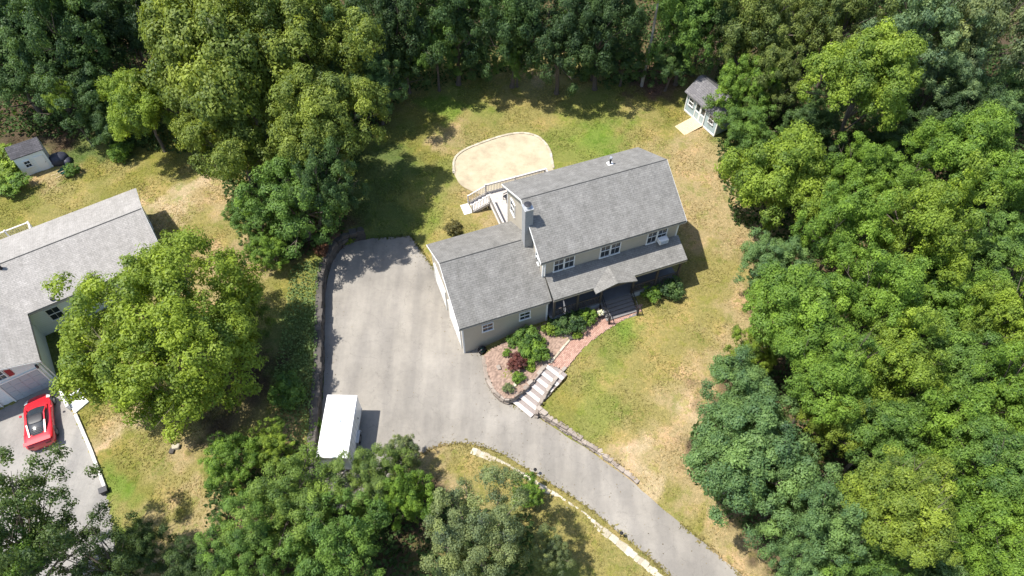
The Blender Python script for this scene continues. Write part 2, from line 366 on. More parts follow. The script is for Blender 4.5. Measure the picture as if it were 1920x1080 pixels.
# ground cover colours, surveyed point by point (albedo)
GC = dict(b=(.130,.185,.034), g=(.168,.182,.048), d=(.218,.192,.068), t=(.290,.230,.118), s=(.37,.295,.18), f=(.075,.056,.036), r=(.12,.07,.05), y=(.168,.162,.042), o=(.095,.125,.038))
GP = [(820,200,'b'),(850,215,'b'),(780,230,'y'),(800,270,'y'),(900,190,'g'),(960,200,'d'),(1000,140,'t'),(1000,215,'d'),(1080,230,'g'),(1130,200,'g'),(1060,260,'g'),(1120,255,'b'),(1180,215,'d'),(1250,215,'y'),(1230,245,'d'),(1300,260,'t'),(1290,290,'t'),(1320,330,'t'),(1270,240,'d'),(1320,235,'b'),
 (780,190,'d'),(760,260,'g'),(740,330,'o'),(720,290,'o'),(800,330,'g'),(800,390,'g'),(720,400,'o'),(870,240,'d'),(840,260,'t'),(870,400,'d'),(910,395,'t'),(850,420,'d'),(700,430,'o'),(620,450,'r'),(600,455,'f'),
 (940,140,'d'),(880,150,'d'),(900,160,'y'),(1100,160,'d'),(1150,180,'g'),(1040,165,'d'),(1215,168,'r'),(1200,155,'f'),(700,200,'f'),
 (1350,400,'t'),(1330,440,'t'),(1370,460,'t'),(1330,480,'d'),(1390,420,'t'),(1360,520,'d'),(1330,560,'d'),(1400,560,'t'),(1390,600,'t'),(1350,590,'d'),(1300,580,'d'),(1260,580,'d'),(1220,600,'d'),(1165,605,'b'),(1190,640,'d'),(1240,650,'d'),(1290,640,'d'),(1340,640,'t'),(1130,650,'g'),(1100,690,'d'),(1150,690,'g'),(1200,700,'d'),(1260,700,'d'),(1310,690,'t'),(1060,740,'y'),(1080,760,'g'),(1130,750,'g'),(1180,760,'d'),(1230,770,'d'),(1260,800,'t'),(1120,800,'g'),(1150,830,'d'),(1200,830,'s'),(1220,860,'s'),(1215,890,'s'),(1190,880,'t'),(1250,900,'d'),(1240,840,'t'),(1270,790,'s'),(1250,760,'t'),(1280,900,'t'),(1290,940,'t'),(1240,930,'d'),(1290,985,'d'),(1340,1000,'t'),(1330,970,'t'),(1380,1030,'t'),(1420,1050,'t'),(1370,1050,'d'),(1310,1000,'y'),
 (850,860,'d'),(830,855,'t'),(880,880,'d'),(930,900,'d'),(850,900,'t'),(980,930,'d'),(1020,950,'d'),(1050,960,'d'),(1100,1000,'d'),(1150,1050,'d'),(1060,1040,'g'),
 (540,520,'y'),(520,560,'d'),(580,520,'g'),(575,560,'g'),(560,620,'o'),(560,700,'o'),(540,760,'f'),(500,800,'d'),(520,820,'t'),(500,700,'f'),(590,640,'o'),(580,780,'g'),
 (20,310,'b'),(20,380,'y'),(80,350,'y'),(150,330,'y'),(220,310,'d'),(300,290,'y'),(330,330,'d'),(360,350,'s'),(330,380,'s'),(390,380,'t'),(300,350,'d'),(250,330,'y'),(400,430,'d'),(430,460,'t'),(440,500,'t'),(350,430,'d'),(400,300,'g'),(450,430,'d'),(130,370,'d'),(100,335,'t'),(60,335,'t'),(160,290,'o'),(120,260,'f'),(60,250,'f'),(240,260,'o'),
 (160,790,'d'),(190,800,'t'),(200,820,'s'),(180,840,'y'),(220,850,'y'),(260,830,'d'),(300,840,'d'),(350,860,'t'),(330,900,'d'),(250,900,'y'),(210,920,'b'),(230,950,'d'),(270,960,'t'),(320,960,'d'),(350,940,'t'),(370,900,'d'),(340,1000,'t'),(290,1000,'y'),(240,990,'b'),(380,980,'t'),(400,820,'f'),(140,690,'g'),(140,740,'y'),(120,650,'o'),(420,860,'d'),(300,1040,'t'),
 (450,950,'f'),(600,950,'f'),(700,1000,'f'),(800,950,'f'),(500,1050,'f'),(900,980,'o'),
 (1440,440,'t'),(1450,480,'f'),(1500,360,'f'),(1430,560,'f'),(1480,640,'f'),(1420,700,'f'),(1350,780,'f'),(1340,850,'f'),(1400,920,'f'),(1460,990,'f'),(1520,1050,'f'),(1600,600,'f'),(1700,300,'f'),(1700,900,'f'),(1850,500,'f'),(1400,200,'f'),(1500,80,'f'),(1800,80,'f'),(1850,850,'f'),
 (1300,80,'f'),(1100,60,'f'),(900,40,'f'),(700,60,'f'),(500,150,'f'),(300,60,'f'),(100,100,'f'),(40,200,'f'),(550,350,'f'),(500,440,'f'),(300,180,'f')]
_gp = [(*at2(u, v, .9), np.array(GC[k])) for u, v, k in GP]
_ph = np.random.default_rng(3).uniform(0, 6.28, 8)
def ground_col(X, Y):
    # domain wobble keeps the patches irregular
    Xw = X+.7*np.sin(Y*1.1+_ph[0])+.4*np.sin(Y*2.7+X*.9+_ph[1])+.25*np.sin(X*5.1-Y*3.3+_ph[2])
    Yw = Y+.7*np.sin(X*1.2+_ph[3])+.4*np.sin(X*2.9-Y*.8+_ph[4])+.25*np.sin(Y*4.7+X*3.9+_ph[5])
    num = np.zeros((*X.shape, 3)); den = np.zeros(X.shape)
    for x, y, c in _gp:
        w = 1.0/((Xw-x)**2+(Yw-y)**2+.25)**2.2; num += w[..., None]*c; den += w
    return num/den[..., None]
def axis(lo, hi, step, far, n=14):
    a = np.arange(lo, hi+step*.5, step); g = np.geomspace(step*2, far, n)
    return np.concatenate([(lo-g)[::-1], a, hi+g])
gx = axis(-44, 36, .24, 500); gy = axis(10, 70, .24, 500)
GX, GY = np.meshgrid(gx, gy)
Z = ground_z(GX.ravel(), GY.ravel()); COL = ground_col(GX.ravel(), GY.ravel())
r1 = np.sin(GX.ravel()*.9+1)*np.sin(GY.ravel()*1.1)*.035+np.sin(GX.ravel()*2.3)*np.sin(GY.ravel()*2.7+2)*.018
flat = inside(GX.ravel(), GY.ravel(), drive_poly) | inside(GX.ravel(), GY.ravel(), patio_poly) | inside(GX.ravel(), GY.ravel(), ndrive_poly) | inside(GX.ravel(), GY.ravel(), path_poly)
Z = np.where(flat, Z, Z+r1)
nx, ny = len(gx), len(gy); idx = np.arange(nx*ny).reshape(ny, nx)
F = np.stack([idx[:-1,:-1], idx[:-1,1:], idx[1:,1:], idx[1:,:-1]], -1).reshape(-1, 4)
g = bpy.data.objects.new('ground', np_mesh('ground', np.stack([GX.ravel(), GY.ravel(), Z], 1), F, M['ground'], COL, True))
C.objects.link(g); struct(g)

def sheet(name, poly, z, mt, jitter=.0, thick=.0):
    p = [(x+random.uniform(-jitter, jitter), y+random.uniform(-jitter, jitter)) for x, y in poly]
    b = MB()
    if thick: b.prism(p, z-thick, z)
    else: b.add([(x, y, z) for x, y in p], [tuple(range(len(p)))])
    return struct(b.build(name, mt))
sheet('driveway', dense(drive_poly, .45), 0.0, M['asphalt'], .035, .1)
sheet('neighbour_driveway', dense(ndrive_poly, .5), .33, M['asphalt2'], .02, .1)
patio = sheet('patio', dense(patio_poly, .4), 1.10, M['sand'], .03, .12)

def drape(name, poly, res, dz, mt, colf):
    xs = [p[0] for p in poly]; ys = [p[1] for p in poly]
    ax = np.arange(min(xs), max(xs)+res, res); ay = np.arange(min(ys), max(ys)+res, res)
    X, Y = np.meshgrid(ax, ay); zz = ground_z(X.ravel(), Y.ravel(), True)+dz+rng.normal(0, .012, X.size)
    id_ = np.arange(X.size).reshape(X.shape)
    keep = inside(X[:-1,:-1]+res/2, Y[:-1,:-1]+res/2, poly)
    f = np.stack([id_[:-1,:-1], id_[:-1,1:], id_[1:,1:], id_[1:,:-1]], -1)[keep]
    used, inv = np.unique(f, return_inverse=True)
    V = np.stack([X.ravel(), Y.ravel(), zz], 1)[used]
    o = bpy.data.objects.new(name, np_mesh(name, V, inv.reshape(f.shape), mt, colf(V), True)); C.objects.link(o); return struct(o)
bed_poly = [at2(*p, .8) for p in [(908,664),(925,652),(960,636),(1000,618),(1030,604),(1070,592),(1120,578),(1132,572),(1136,578),(1100,606),(1066,640),(1034,680),(1010,703),(985,728),(962,746),(945,746),(926,727),(915,702)]]
def mulchcol(V):
    c = np.array([.26,.185,.145]); k = rng.uniform(.6, 1.3, (len(V), 1)); return c*k
drape('garden_bed', bed_poly, .1, .035, M['mulch'], mulchcol)

# ------------------------------------------------------------------ stones and walls
def stone_mesh(seed, mt):
    import bmesh
    bm = bmesh.new(); bmesh.ops.create_cube(bm, size=1.0); r = random.Random(seed)
    for v in bm.verts: v.co += Vector((r.uniform(-.09,.09), r.uniform(-.09,.09), r.uniform(-.09,.09)))
    bmesh.ops.bevel(bm, geom=list(bm.edges), offset=.1, segments=1, affect='EDGES')
    me = bpy.data.meshes.new('stone'); bm.to_mesh(me); bm.free(); me.materials.append(mt); return me
STONES = {k: [stone_mesh(i*7+j, M[k]) for i in range(5)] for j, k in enumerate(('stone', 'stone_dark', 'stone_pale'))}
def walk(path, step, jit=.3):
    """points and headings spaced along a polyline"""
    P = [np.array(p[:2]) for p in path]; seg = [np.linalg.norm(b-a) for a, b in zip(P, P[1:])]; tot = sum(seg); s = 0; out = []
    while s < tot-.05:
        l = step*random.uniform(1-jit, 1+jit); m_ = min(s+l/2, tot); acc = 0
        for k, q in enumerate(seg):
            if acc+q >= m_ or k == len(seg)-1:
                d = (P[k+1]-P[k])/max(q, 1e-6); p = P[k]+d*(m_-acc); out.append((p[0], p[1], math.atan2(d[1], d[0]), l, m_/tot)); break
            acc += q
        s += l
    return out
def stone_wall(name, label, path, z0, z1, step, depth, kind, off=0.0, course=.26, cat='wall'):
    """z0, z1: functions of the fraction along the wall"""
    p0 = path[0]; t = thing(name, label, cat, (p0[0], p0[1], z0(0)))
    zs = 0; k = 0
    while k < 12:
        any_ = False
        for x, y, a, l, fr in walk(path, step):
            lo = z0(fr)+k*course; hi = z1(fr)
            if lo > hi-.06: continue
            any_ = True; h = min(course, hi-lo+.05); dd = depth*random.uniform(.85, 1.1)
            xo = x-math.sin(a)*off+random.uniform(-.03,.03); yo = y+math.cos(a)*off+random.uniform(-.03,.03)
            inst('stone', random.choice(STONES[kind]), t, (xo-p0[0], yo-p0[1], lo+h/2-z0(0)),
                 (random.uniform(-.05,.05), random.uniform(-.05,.05), a+random.uniform(-.09,.09)), (l*1.06, dd, h*1.08))
        if not any_: break
        k += 1
    return t
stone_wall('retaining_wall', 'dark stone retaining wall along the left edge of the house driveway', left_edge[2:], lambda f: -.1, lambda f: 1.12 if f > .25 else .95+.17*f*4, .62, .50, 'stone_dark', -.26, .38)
bed_wall = catmull([at2(*p, .5) for p in [(907,664),(913,702),(924,727),(944,747),(962,745),(988,726),(1013,700),(1030,681)]], 4)
stone_wall('garden_wall', 'curved brownish stone wall holding the garden bed beside the steps', bed_wall, lambda f: (-.05 if f < .62 else -.05+.8*(f-.62)/.38), lambda f: .25+.45*min(1, f/.5)+.22*max(0, f-.5)/.5, .40, .28, 'stone', .0, .24)
lawn_wall = list(reversed(catmull([at2(*p) for p in [(1195,910),(1165,887),(1130,860),(1072,822),(1018,787),(1003,777)]], 4)))
stone_wall('lawn_wall', 'low rough stone wall between the front lawn and the driveway', lawn_wall, lambda f: -.06, lambda f: .78-.68*f, .40, .32, 'stone', .19, .24)
step_wall = catmull([at2(*p, .5) for p in [(1003,777),(1008,762),(1032,722),(1057,692)]], 4)
stone_wall('stair_wall', 'narrow stone wall on the lawn side of the granite steps', step_wall, lambda f: -.05+.85*f, lambda f: .70+.28*f, .38, .24, 'stone', -.1, .24)
border = catmull([at2(*p, .05) for p in [(886,841),(920,855),(960,876),(1000,899),(1050,932),(1110,974),(1170,1020),(1230,1070),(1262,1100)]], 4)
stone_wall('stone_border', 'line of pale flat border stones along the lower edge of the lane', border, lambda f: -.05, lambda f: .06, .30, .46, 'stone_pale', -.14, .14, 'stone border')
# patio edging belongs to the patio
ring = catmull([at2(*p, 1.1) for p in patio_px[:9]], 5)
for x, y, a, l, fr in walk(ring, .42):
    inst('edging_stone', random.choice(STONES['stone_pale']), patio, (x, y, 1.12), (0, 0, a), (l*1.0, .2, .1))
for u, v, r, k in [(935,690,.22,'stone'),(1062,632,.2,'stone_dark'),(1070,636,.25,'stone_dark'),(958,728,.2,'stone_pale'),(966,722,.16,'stone_pale'),(915,690,.18,'stone_dark'),(330,838,.3,'stone_pale'),(322,845,.22,'stone_dark')]:
    x, y = at2(u, v, .8); o = inst('rock', STONES[k][0 if r > .2 else 2], None, (x, y, gz(x, y)+r*.3), (.2, .1, u), (r*1.6, r*1.2, r))
    lab = {935: 'small brown rock left of the red maple shrub in the garden bed', 1062: 'dark flat rock beside the path edging in the bed', 1070: 'larger dark rock touching the brick path edging',
           958: 'pale rock at the tip of the garden bed', 966: 'smaller pale rock near the tip of the garden bed', 915: 'dark rock on the bed wall nearest the garage', 330: 'whitish boulder on the neighbour lawn by the round tree', 322: 'dark stone beside the whitish boulder on the lawn'}[u]
    tag(o, lab, 'rock')

# granite steps up from the driveway
dv = st_bot-st_top; ln = np.linalg.norm(dv); ang = math.atan2(dv[1], dv[0])
st = thing('stone_steps', 'seven pale granite steps climbing from driveway to brick path', 'steps', (*st_top, 0), ang)
n = 7
for k in range(n):
    z1 = .95-(k+1)*.95/(n+.4)+.09; x0 = k*ln/n
    wv_ = .80+random.uniform(-.03,.03)
    t_ = MB().box(x0-.0, x0+ln/n-.20, -wv_, wv_, z1-.5, z1-.015).build('riser_block', M['riser'], st)
    MB().box(x0+ln/n-.24, x0+ln/n+.05, -wv_-.02, wv_+.02, z1-.1, z1).build('step', M['granite'], st, .015)

# brick path
pw = struct(drape('walkway', path_poly, .12, 0, M['mulch'], lambda V: np.tile(np.array([.34,.25,.2]), (len(V), 1))))
for v_ in pw.data.vertices: v_.co.z = .955
bx, by = [], []; b = MB()
th = math.atan2(*(np.array(at2(1135,580,.95))-np.array(at2(1045,687,.95)))[::-1]); ct, stn = math.cos(th), math.sin(th)
o0 = np.array(at2(1100,630,.95)); pl = .105; pwid = .21
ii, jj = np.meshgrid(np.arange(-40, 41), np.arange(-60, 61))
cx = (ii+.5*(jj % 2))*pwid; cy = jj*pl
WX = o0[0]+cx*ct-cy*stn; WY = o0[1]+cx*stn+cy*ct
kp = inside(WX.ravel(), WY.ravel(), path_poly)
for x, y in zip(WX.ravel()[kp], WY.ravel()[kp]):
    h = .985+random.uniform(-.005,.005); q = [(-.1,-.047),(.1,-.047),(.1,.047),(-.1,.047)]
    P = [(x+a*ct-c_*stn, y+a*stn+c_*ct) for a, c_ in q]
    b.add([(*p, .94) for p in P]+[(*p, h) for p in P], [(4,5,6,7),(0,1,5,4),(1,2,6,5),(2,3,7,6),(3,0,4,7)])
o = b.build('paving_brick', M['paver'], pw); o['kind'] = 'stuff'
ed = thing('path_edging', 'pale concrete edging strip on the garden side of the brick path', 'edging', (*cl[0], .9))
for x, y, a, l, fr in walk([(p[0], p[1]) for p in cl[:20]], .6, .05):
    inst('edging_block', STONES['stone_pale'][1], ed, (x-cl[0][0]-math.sin(a)*-.07, y-cl[0][1]+math.cos(a)*.07, .09), (0,0,a), (l*1.0, .15, .2))

# ------------------------------------------------------------------ building helpers
def slab(parent, name, mt, axis_, a0, a1, r, e, th=.13):
    """sloping roof slab between ridge point r and eave point e (each (across, z))"""
    return MB().profile([r, e, (e[0], e[1]-th), (r[0], r[1]-th)], axis_, a0, a1).build(name, mt, parent)
_wm = {}
def window(parent, x, y, z0, w, h, rz=0.0, cols=2, rows=1, mt='white', name='window'):
    """rz = 0: faces -y; local x runs along the wall. Frame with bars, upper and lower panes set back inside it"""
    k = (round(w,2), round(h,2), cols, rows, mt)
    if k not in _wm:
        b = MB(); t = .065; d0, d1 = -.07, .03
        b.box(-w/2-t, w/2+t, d0, d1, h, h+t).box(-w/2-t-.03, w/2+t+.03, d0-.03, d1, -t, 0).box(-w/2-t, -w/2, d0, d1, 0, h).box(w/2, w/2+t, d0, d1, 0, h)
        b.box(-w/2, w/2, d0+.015, d1, h/2-.025, h/2+.025)
        for hf in (0, 1):
            for c_ in range(1, cols): b.box(-w/2+w*c_/cols-.008, -w/2+w*c_/cols+.008, d0+.035, d1, hf*h/2+.03, hf*h/2+h/2-.03)
            for r_ in range(1, rows): b.box(-w/2, w/2, d0+.037, d1, hf*h/2+h/2*r_/rows-.008, hf*h/2+h/2*r_/rows+.008)
        _wm[k] = (b.mesh('window', M[mt]), MB().box(-w/2, w/2, -.022, -.008, 0, h/2-.025).mesh('pane', M['glass']))
    o = inst(name, _wm[k][0], parent, (x, y, z0), (0, 0, rz))
    inst('pane', _wm[k][1], o, (0, 0, 0)); inst('pane', _wm[k][1], o, (0, .006, h/2+.025))
    return o
def panel_door(parent, name, x, y, z0, w, h, rz, mt, rows=4, cols=4):
    b = MB().box(-w/2, w/2, -.04, .02, 0, h)
    o = b.build(name, mt, parent); o.location = (x, y, z0); o.rotation_euler = (0, 0, rz)
    pm = MB().box(-w/cols/2+.05, w/cols/2-.05, -.06, -.03, .05, h/rows-.05).mesh('panel', mt)
    for i in range(cols):
        for j in range(rows): inst('panel', pm, o, (-w/2+w*(i+.5)/cols, 0, h*j/rows))
    fr = MB(); t = .11
    fr.box(-w/2-t, -w/2, -.08, .03, 0, h).box(w/2, w/2+t, -.08, .03, 0, h).box(-w/2-t, w/2+t, -.08, .03, h, h+t)
    fr.build('door_frame', M['white'], o)
    return o

# ------------------------------------------------------------------ the house
H = thing('house', 'two-storey cream house with grey shingle roof, attached garage and front porch', 'house', (*HO, 0), YAW)
MB().profile([(-3.5,.5),(3.5,.5),(3.5,6.84),(0,8.93),(-3.5,6.84)], 'x', .3, 10.55).build('wall', M['siding'], H)
slab(H, 'roof', M['roof'], 'x', 0, 10.83, (0,9.1), (-3.84,6.8)); slab(H, 'roof', M['roof'], 'x', 0, 10.83, (.001,9.1), (3.84,6.8))
MB().profile([(-.05,9.07),(0,9.12),(.05,9.07),(0,9.075)], 'x', .01, 10.82).build('ridge_cap', M['ridge'], H)
for x in (-.03, 10.832):
    MB().profile([(0,9.07),(-3.86,6.76),(-3.86,6.60),(0,8.90)], 'x', x, x+.028).build('rake_trim', M['white'], H)
    MB().profile([(0.001,9.07),(3.86,6.76),(3.86,6.60),(0.001,8.90)], 'x', x, x+.028).build('rake_trim', M['white'], H)
for b_ in (-3.85, 3.75): MB().box(.0, 10.83, b_, b_+.1, 6.52, 6.64).build('gutter', M['gutter'], H)
for s, b_ in ((.27,-3.53),(.27,3.42),(10.47,-3.53),(10.47,3.42)): MB().box(s, s+.11, b_, b_+.11, .6, 6.75).build('corner_trim', M['white'], H)
for c_ in (1.85, 5.32, 8.92):
    for d in (-.39, .39): window(H, c_+d, -3.5, 4.98, .66, 1.3)
for s in (2.0, 3.3, 8.2, 9.5): window(H, s, -3.5, 2.5, .75, 1.35)
dr = MB().box(-.48,.48,-.06,.02,0,2.1).build('front_door', M['door'], H); dr.location = (5.2,-3.5,1.76)
MB().box(-.62,-.48,-.1,.03,0,2.2).box(.48,.62,-.1,.03,0,2.2).box(-.62,.62,-.1,.03,2.1,2.24).build('door_frame', M['white'], dr)
MB().tube((.38,-.06,1.0),(.38,-.13,1.0),.03,.03).build('handle', M['galv'], dr)
for b_ in (2.3,): window(H, .3, b_, 5.1, .7, 1.2, -math.pi/2)
window(H, .3, 1.0, 2.9, .8, 1.3, -math.pi/2); window(H, .3, -2.6, 5.3, .5, .9, -math.pi/2)
for s in (2.2, 5.0, 8.2): window(H, s, 3.5, 5.0, .75, 1.3, math.pi)
window(H, 10.55, -1.6, 4.9, .75, 1.3, math.pi/2); window(H, 10.55, 1.6, 4.9, .75, 1.3, math.pi/2); window(H, 10.55, 0, 2.3, .75, 1.3, math.pi/2)
# chimney chase with metal cap and flue
ch = MB().box(-.30,.27,-1.58,-1.0,5.2,9.62).build('chimney', M['brick_ch'], H)
MB().box(-.34,.31,-1.62,-.96,9.62,9.71).build('cap', M['galv'], ch, .02)
MB().tube((-.02,-1.28,9.72),(-.02,-1.28,9.95),.2,.2,14).build('flue', M['galv'], ch)
MB().tube((-.02,-1.28,9.955),(-.02,-1.28,10.0),.26,.06,14).build('rain_cap', M['dark'], ch)
vp = MB().tube((7.5,1.89,7.7),(7.5,1.89,8.62),.075,.075,12).build('vent_pipe', M['dark'], H)
MB().tube((7.5,1.89,8.6),(7.5,1.89,8.68),.13,.10,12).build('cap', M['galv'], vp)
MB().box(7.3,7.7,1.7,2.1,7.9,8.0).build('flashing', M['white'], vp).location = (0,0,.06)
# garage wing
MB().profile([(-4.7,-.1),(2.5,-.1),(2.5,3.83),(-1.1,6.1),(-4.7,3.83)], 'x', -6.0, .29).build('garage_wall', M['siding'], H)
slab(H, 'garage_roof', M['roof'], 'x', -6.25, .298, (-1.1,6.26), (2.78,3.74)); slab(H, 'garage_roof', M['roof'], 'x', -6.25, .298, (-1.101,6.26), (-4.98,3.74))
slab(H, 'garage_roof', M['roof'], 'x', .299, .47, (-3.55,4.669), (-4.98,3.74))
MB().profile([(-1.15,6.23),(-1.1,6.28),(-1.05,6.23),(-1.1,6.235)], 'x', -6.24, -.38).build('ridge_cap', M['ridge'], H)
MB().profile([(-1.1,6.23),(-5.0,3.70),(-5.0,3.54),(-1.1,6.06)], 'x', -6.28, -6.252).build('rake_trim', M['white'], H)
MB().profile([(-1.099,6.23),(2.8,3.70),(2.8,3.54),(-1.099,6.06)], 'x', -6.28, -6.252).build('rake_trim', M['white'], H)
for b_ in (-4.99, 2.69): MB().box(-6.25, .29, b_, b_+.1, 3.46, 3.585).build('gutter', M['gutter'], H)
for b_ in (-4.73, 2.42): MB().box(-6.03, -5.92, b_, b_+.11, -.1, 3.8).build('corner_trim', M['white'], H)
MB().box(.19,.32,-4.73,-4.62,.3,3.7).build('corner_trim', M['white'], H)
for s in (-4.17, -1.42): window(H, s, -4.7, 2.1, .72, .8, cols=2, rows=1)
for b_ in (-2.85, .65): panel_door(H, 'garage_door', -6.0, b_, 0, 2.6, 2.2, -math.pi/2, M['gdoor'])
window(H, -6.0, -1.1, 4.2, .7, .9, -math.pi/2)
# porch
slab(H, 'porch_roof', M['roof'], 'x', .48, 10.73, (-3.52,4.9), (-5.26,4.15), .12)
MB().box(.48,10.73,-5.255,-5.2,3.90,4.02).build('gutter', M['gutter'], H)
MB().box(.5,10.6,-5.18,-4.98,3.74,3.98).build('porch_beam', M['porch_wood'], H)
slab(H, 'portico_roof', M['roof'], 'y', -5.72, -3.9, (5.0,4.62), (3.42,4.12), .11); slab(H, 'portico_roof', M['roof'], 'y', -5.72, -3.9, (5.001,4.62), (6.58,4.12), .11)
MB().profile([(3.6,4.06),(6.4,4.06),(5.0,4.48)], 'y', -5.6, -5.54).build('portico_gable', M['porch_wood'], H)  # dark colour stands for the shade on this gable face
MB().box(.4,10.6,-5.1,-3.5,1.62,1.74).build('porch_floor', M['porch_floor'], H)
for a0, a1 in ((.45,4.3),(6.65,10.55)): MB().box(a0,a1,-5.02,-4.95,.5,1.62).build('porch_skirt', M['skirt'], H)
for s in (.62, 2.4, 4.22, 6.72, 8.6, 10.42): MB().box(s-.07,s+.07,-5.15,-5.01,1.74,3.8).build('porch_column', M['porch_wood'], H)
for a0, a1 in ((.7,2.33),(2.47,4.15),(6.79,8.53),(8.67,10.35)):
    MB().box(a0,a1,-5.12,-5.05,2.58,2.65).box(a0,a1,-5.11,-5.06,1.86,1.91).build('porch_rail', M['porch_wood'], H)
    b = MB()
    for q in np.arange(a0+.1, a1, .13): b.box(q-.016,q+.016,-5.1,-5.068,1.9,2.58)
    b.build('baluster', M['porch_wood'], H)['kind'] = 'stuff'
for k in range(6):
    z1 = 1.74-(k+1)*.13; b1 = -5.1-k*.24
    s_ = MB().box(4.32,6.66,b1-.24,b1,.7,z1-.035).build('porch_step', M['porch_wood'], H)
    MB().box(4.28,6.70,b1-.27,b1-.005,z1-.045,z1).build('tread', M['tread'], s_, .008)
for s in (4.36, 6.62):
    hr = MB().bar((s,-5.1,2.6),(s,-6.55,1.82),.05,.05).bar((s,-5.1,2.1),(s,-6.55,1.25),.035,.035).build('handrail', M['iron'], H)
    MB().box(s-.045,s+.045,-6.62,-6.5,.85,1.95).build('newel_post', M['iron'], hr)
    b = MB()
    for q in np.arange(-5.25,-6.5,-.17): b.box(s-.012,s+.012,q-.012,q+.012,1.95+.55*(q+5.1)/1.45-.2,2.6+.78*(q+5.1)/1.45)
    b.build('baluster', M['iron'], hr)['kind'] = 'stuff'
dp = MB().tube((.42,-3.62,6.6),(.42,-3.62,4.9),.045,.045,8).build('downpipe', M['white'], H)

def hloc(s, b, z): return (*hl(s, b), z)
ac = thing('air_conditioner', 'white window air conditioner in the rightmost upstairs front window', 'air conditioner', hloc(9.31,-3.6,5.02), YAW)
MB().box(-.34,.34,-.42,.0,0,.42).build('casing', M['white'], ac, .02)
b = MB()
for q in range(7): b.box(-.28,.28,-.432,-.415,.05+q*.05,.07+q*.05)
b.build('grille', M['skirt'], ac)
pt = thing('flower_pot', 'pot of white flowers at the left foot of the porch steps', 'flower pot', hloc(4.0,-5.75,.96), YAW)
MB().tube((0,0,0),(0,0,.45),.17,.25,14).build('pot', M['dark'], pt)
# (flowers are added with the plants)

# deck behind the house
D = thing('deck', 'raised wooden deck with pale railings behind the house, above the patio', 'deck', (*HO, 0), YAW)
b = MB()
for q in np.arange(3.56, 7.9, .145): b.box(.02, 5.2, q, q+.135, 1.62, 1.66)
b.build('deck_board', M['deck'], D)['kind'] = 'stuff'
MB().box(0,5.22,7.9,7.95,1.4,1.64).box(-.04,.01,3.55,7.95,1.4,1.64).box(5.21,5.25,3.55,7.95,1.4,1.64).build('rim_joist', M['deck_rail'], D)
def rail(p0, p1, z=1.66, h=.98):
    p0 = np.array(p0); p1 = np.array(p1); L = np.linalg.norm(p1-p0)
    r_ = MB().bar((*p0, z+h), (*p1, z+h), .12, .05).bar((*p0, z+h-.1), (*p1, z+h-.1), .05, .08).bar((*p0, z+.1), (*p1, z+.1), .05, .08).build('rail', M['deck_rail'], D)
    b = MB()
    for q in np.arange(.12, L, .13):
        x, y = p0+(p1-p0)*q/L; b.box(x-.02, x+.02, y-.02, y+.02, z+.1, z+h-.06)
    b.build('baluster', M['deck_rail'], r_)['kind'] = 'stuff'
    for q in np.linspace(0, 1, max(2, int(L/1.8)+1)):
        x, y = p0+(p1-p0)*q; MB().box(x-.055, x+.055, y-.055, y+.055, .9, z+h+.08).build('post', M['deck_rail'], D)
rail((0,3.7), (0,6.75)); rail((0,7.88), (5.15,7.88)); rail((5.18,7.8), (5.18,3.7))
for k in range(4):
    z1 = 1.66-(k+1)*.15
    MB().box(-.05-(k+1)*.34, -.05-k*.34+.02, 6.85, 7.85, z1-.05, z1).build('stair_tread', M['deck_rail'], D)
for b_ in (6.83, 7.87):
    MB().bar((-.02,b_,1.5), (-1.5,b_,.95), .05, .24).build('stringer', M['deck_rail'], D)
    MB().bar((-.02,b_,2.55), (-1.5,b_,1.95), .09, .05).bar((-.02,b_,1.75), (-1.5,b_,1.2), .05, .05).build('stair_rail', M['deck_rail'], D)
    MB().box(-1.56,-1.46,b_-.05,b_+.05,.9,2.0).build('post', M['deck_rail'], D)
    b = MB()
    for q in np.arange(-.15,-1.45,-.13): b.box(q-.018,q+.018,b_-.018,b_+.018,1.75+.38*q,2.53+.40*q)
    b.build('baluster', M['deck_rail'], D)['kind'] = 'stuff'
MB().box(-2.2,-1.5,6.8,7.9,.95,1.07).build('landing', M['concrete'], D)
gr = thing('grill', 'dark barbecue grill at the right end of the deck rail', 'grill', hloc(4.6,7.2,1.66), YAW)
MB().box(-.4,.4,-.25,.25,.35,.8).build('cabinet', M['dark'], gr, .03)
MB().profile([(-.28,.8),(.28,.8),(.26,1.0),(.1,1.12),(-.1,1.12),(-.26,1.0)], 'x', -.42, .42).build('lid', M['dark'], gr, .02)
for q in (-.35,.35):
    for r_ in (-.2,.2): MB().box(q-.025,q+.025,r_-.025,r_+.025,0,.36).build('leg', M['dark'], gr)
MB().box(.42,.75,-.2,.2,.78,.82).build('side_shelf', M['galv'], gr)
def patio_chair(label, s, b_, a):
    c_ = thing('patio_chair', label, 'chair', hloc(s, b_, 1.66), YAW+a, 'chairs on the deck')
    MB().box(-.26,.26,-.26,.26,.4,.45).build('seat', M['dark'], c_, .01); MB().bar((0,.25,.45),(0,.36,1.0),.5,.04).build('backrest', M['dark'], c_)
    for x in (-.24,.24):
        for y in (-.24,.24): MB().box(x-.02,x+.02,y-.02,y+.02,0,.4).build('leg', M['dark'], c_)
        MB().box(x-.03,x+.03,-.26,.28,.62,.66).build('armrest', M['dark'], c_)
patio_chair('dark patio chair on the deck next to the grill', 3.5, 7.3, 2.4); patio_chair('dark patio chair alone on the middle of the deck', 1.4, 6.6, -1.3)

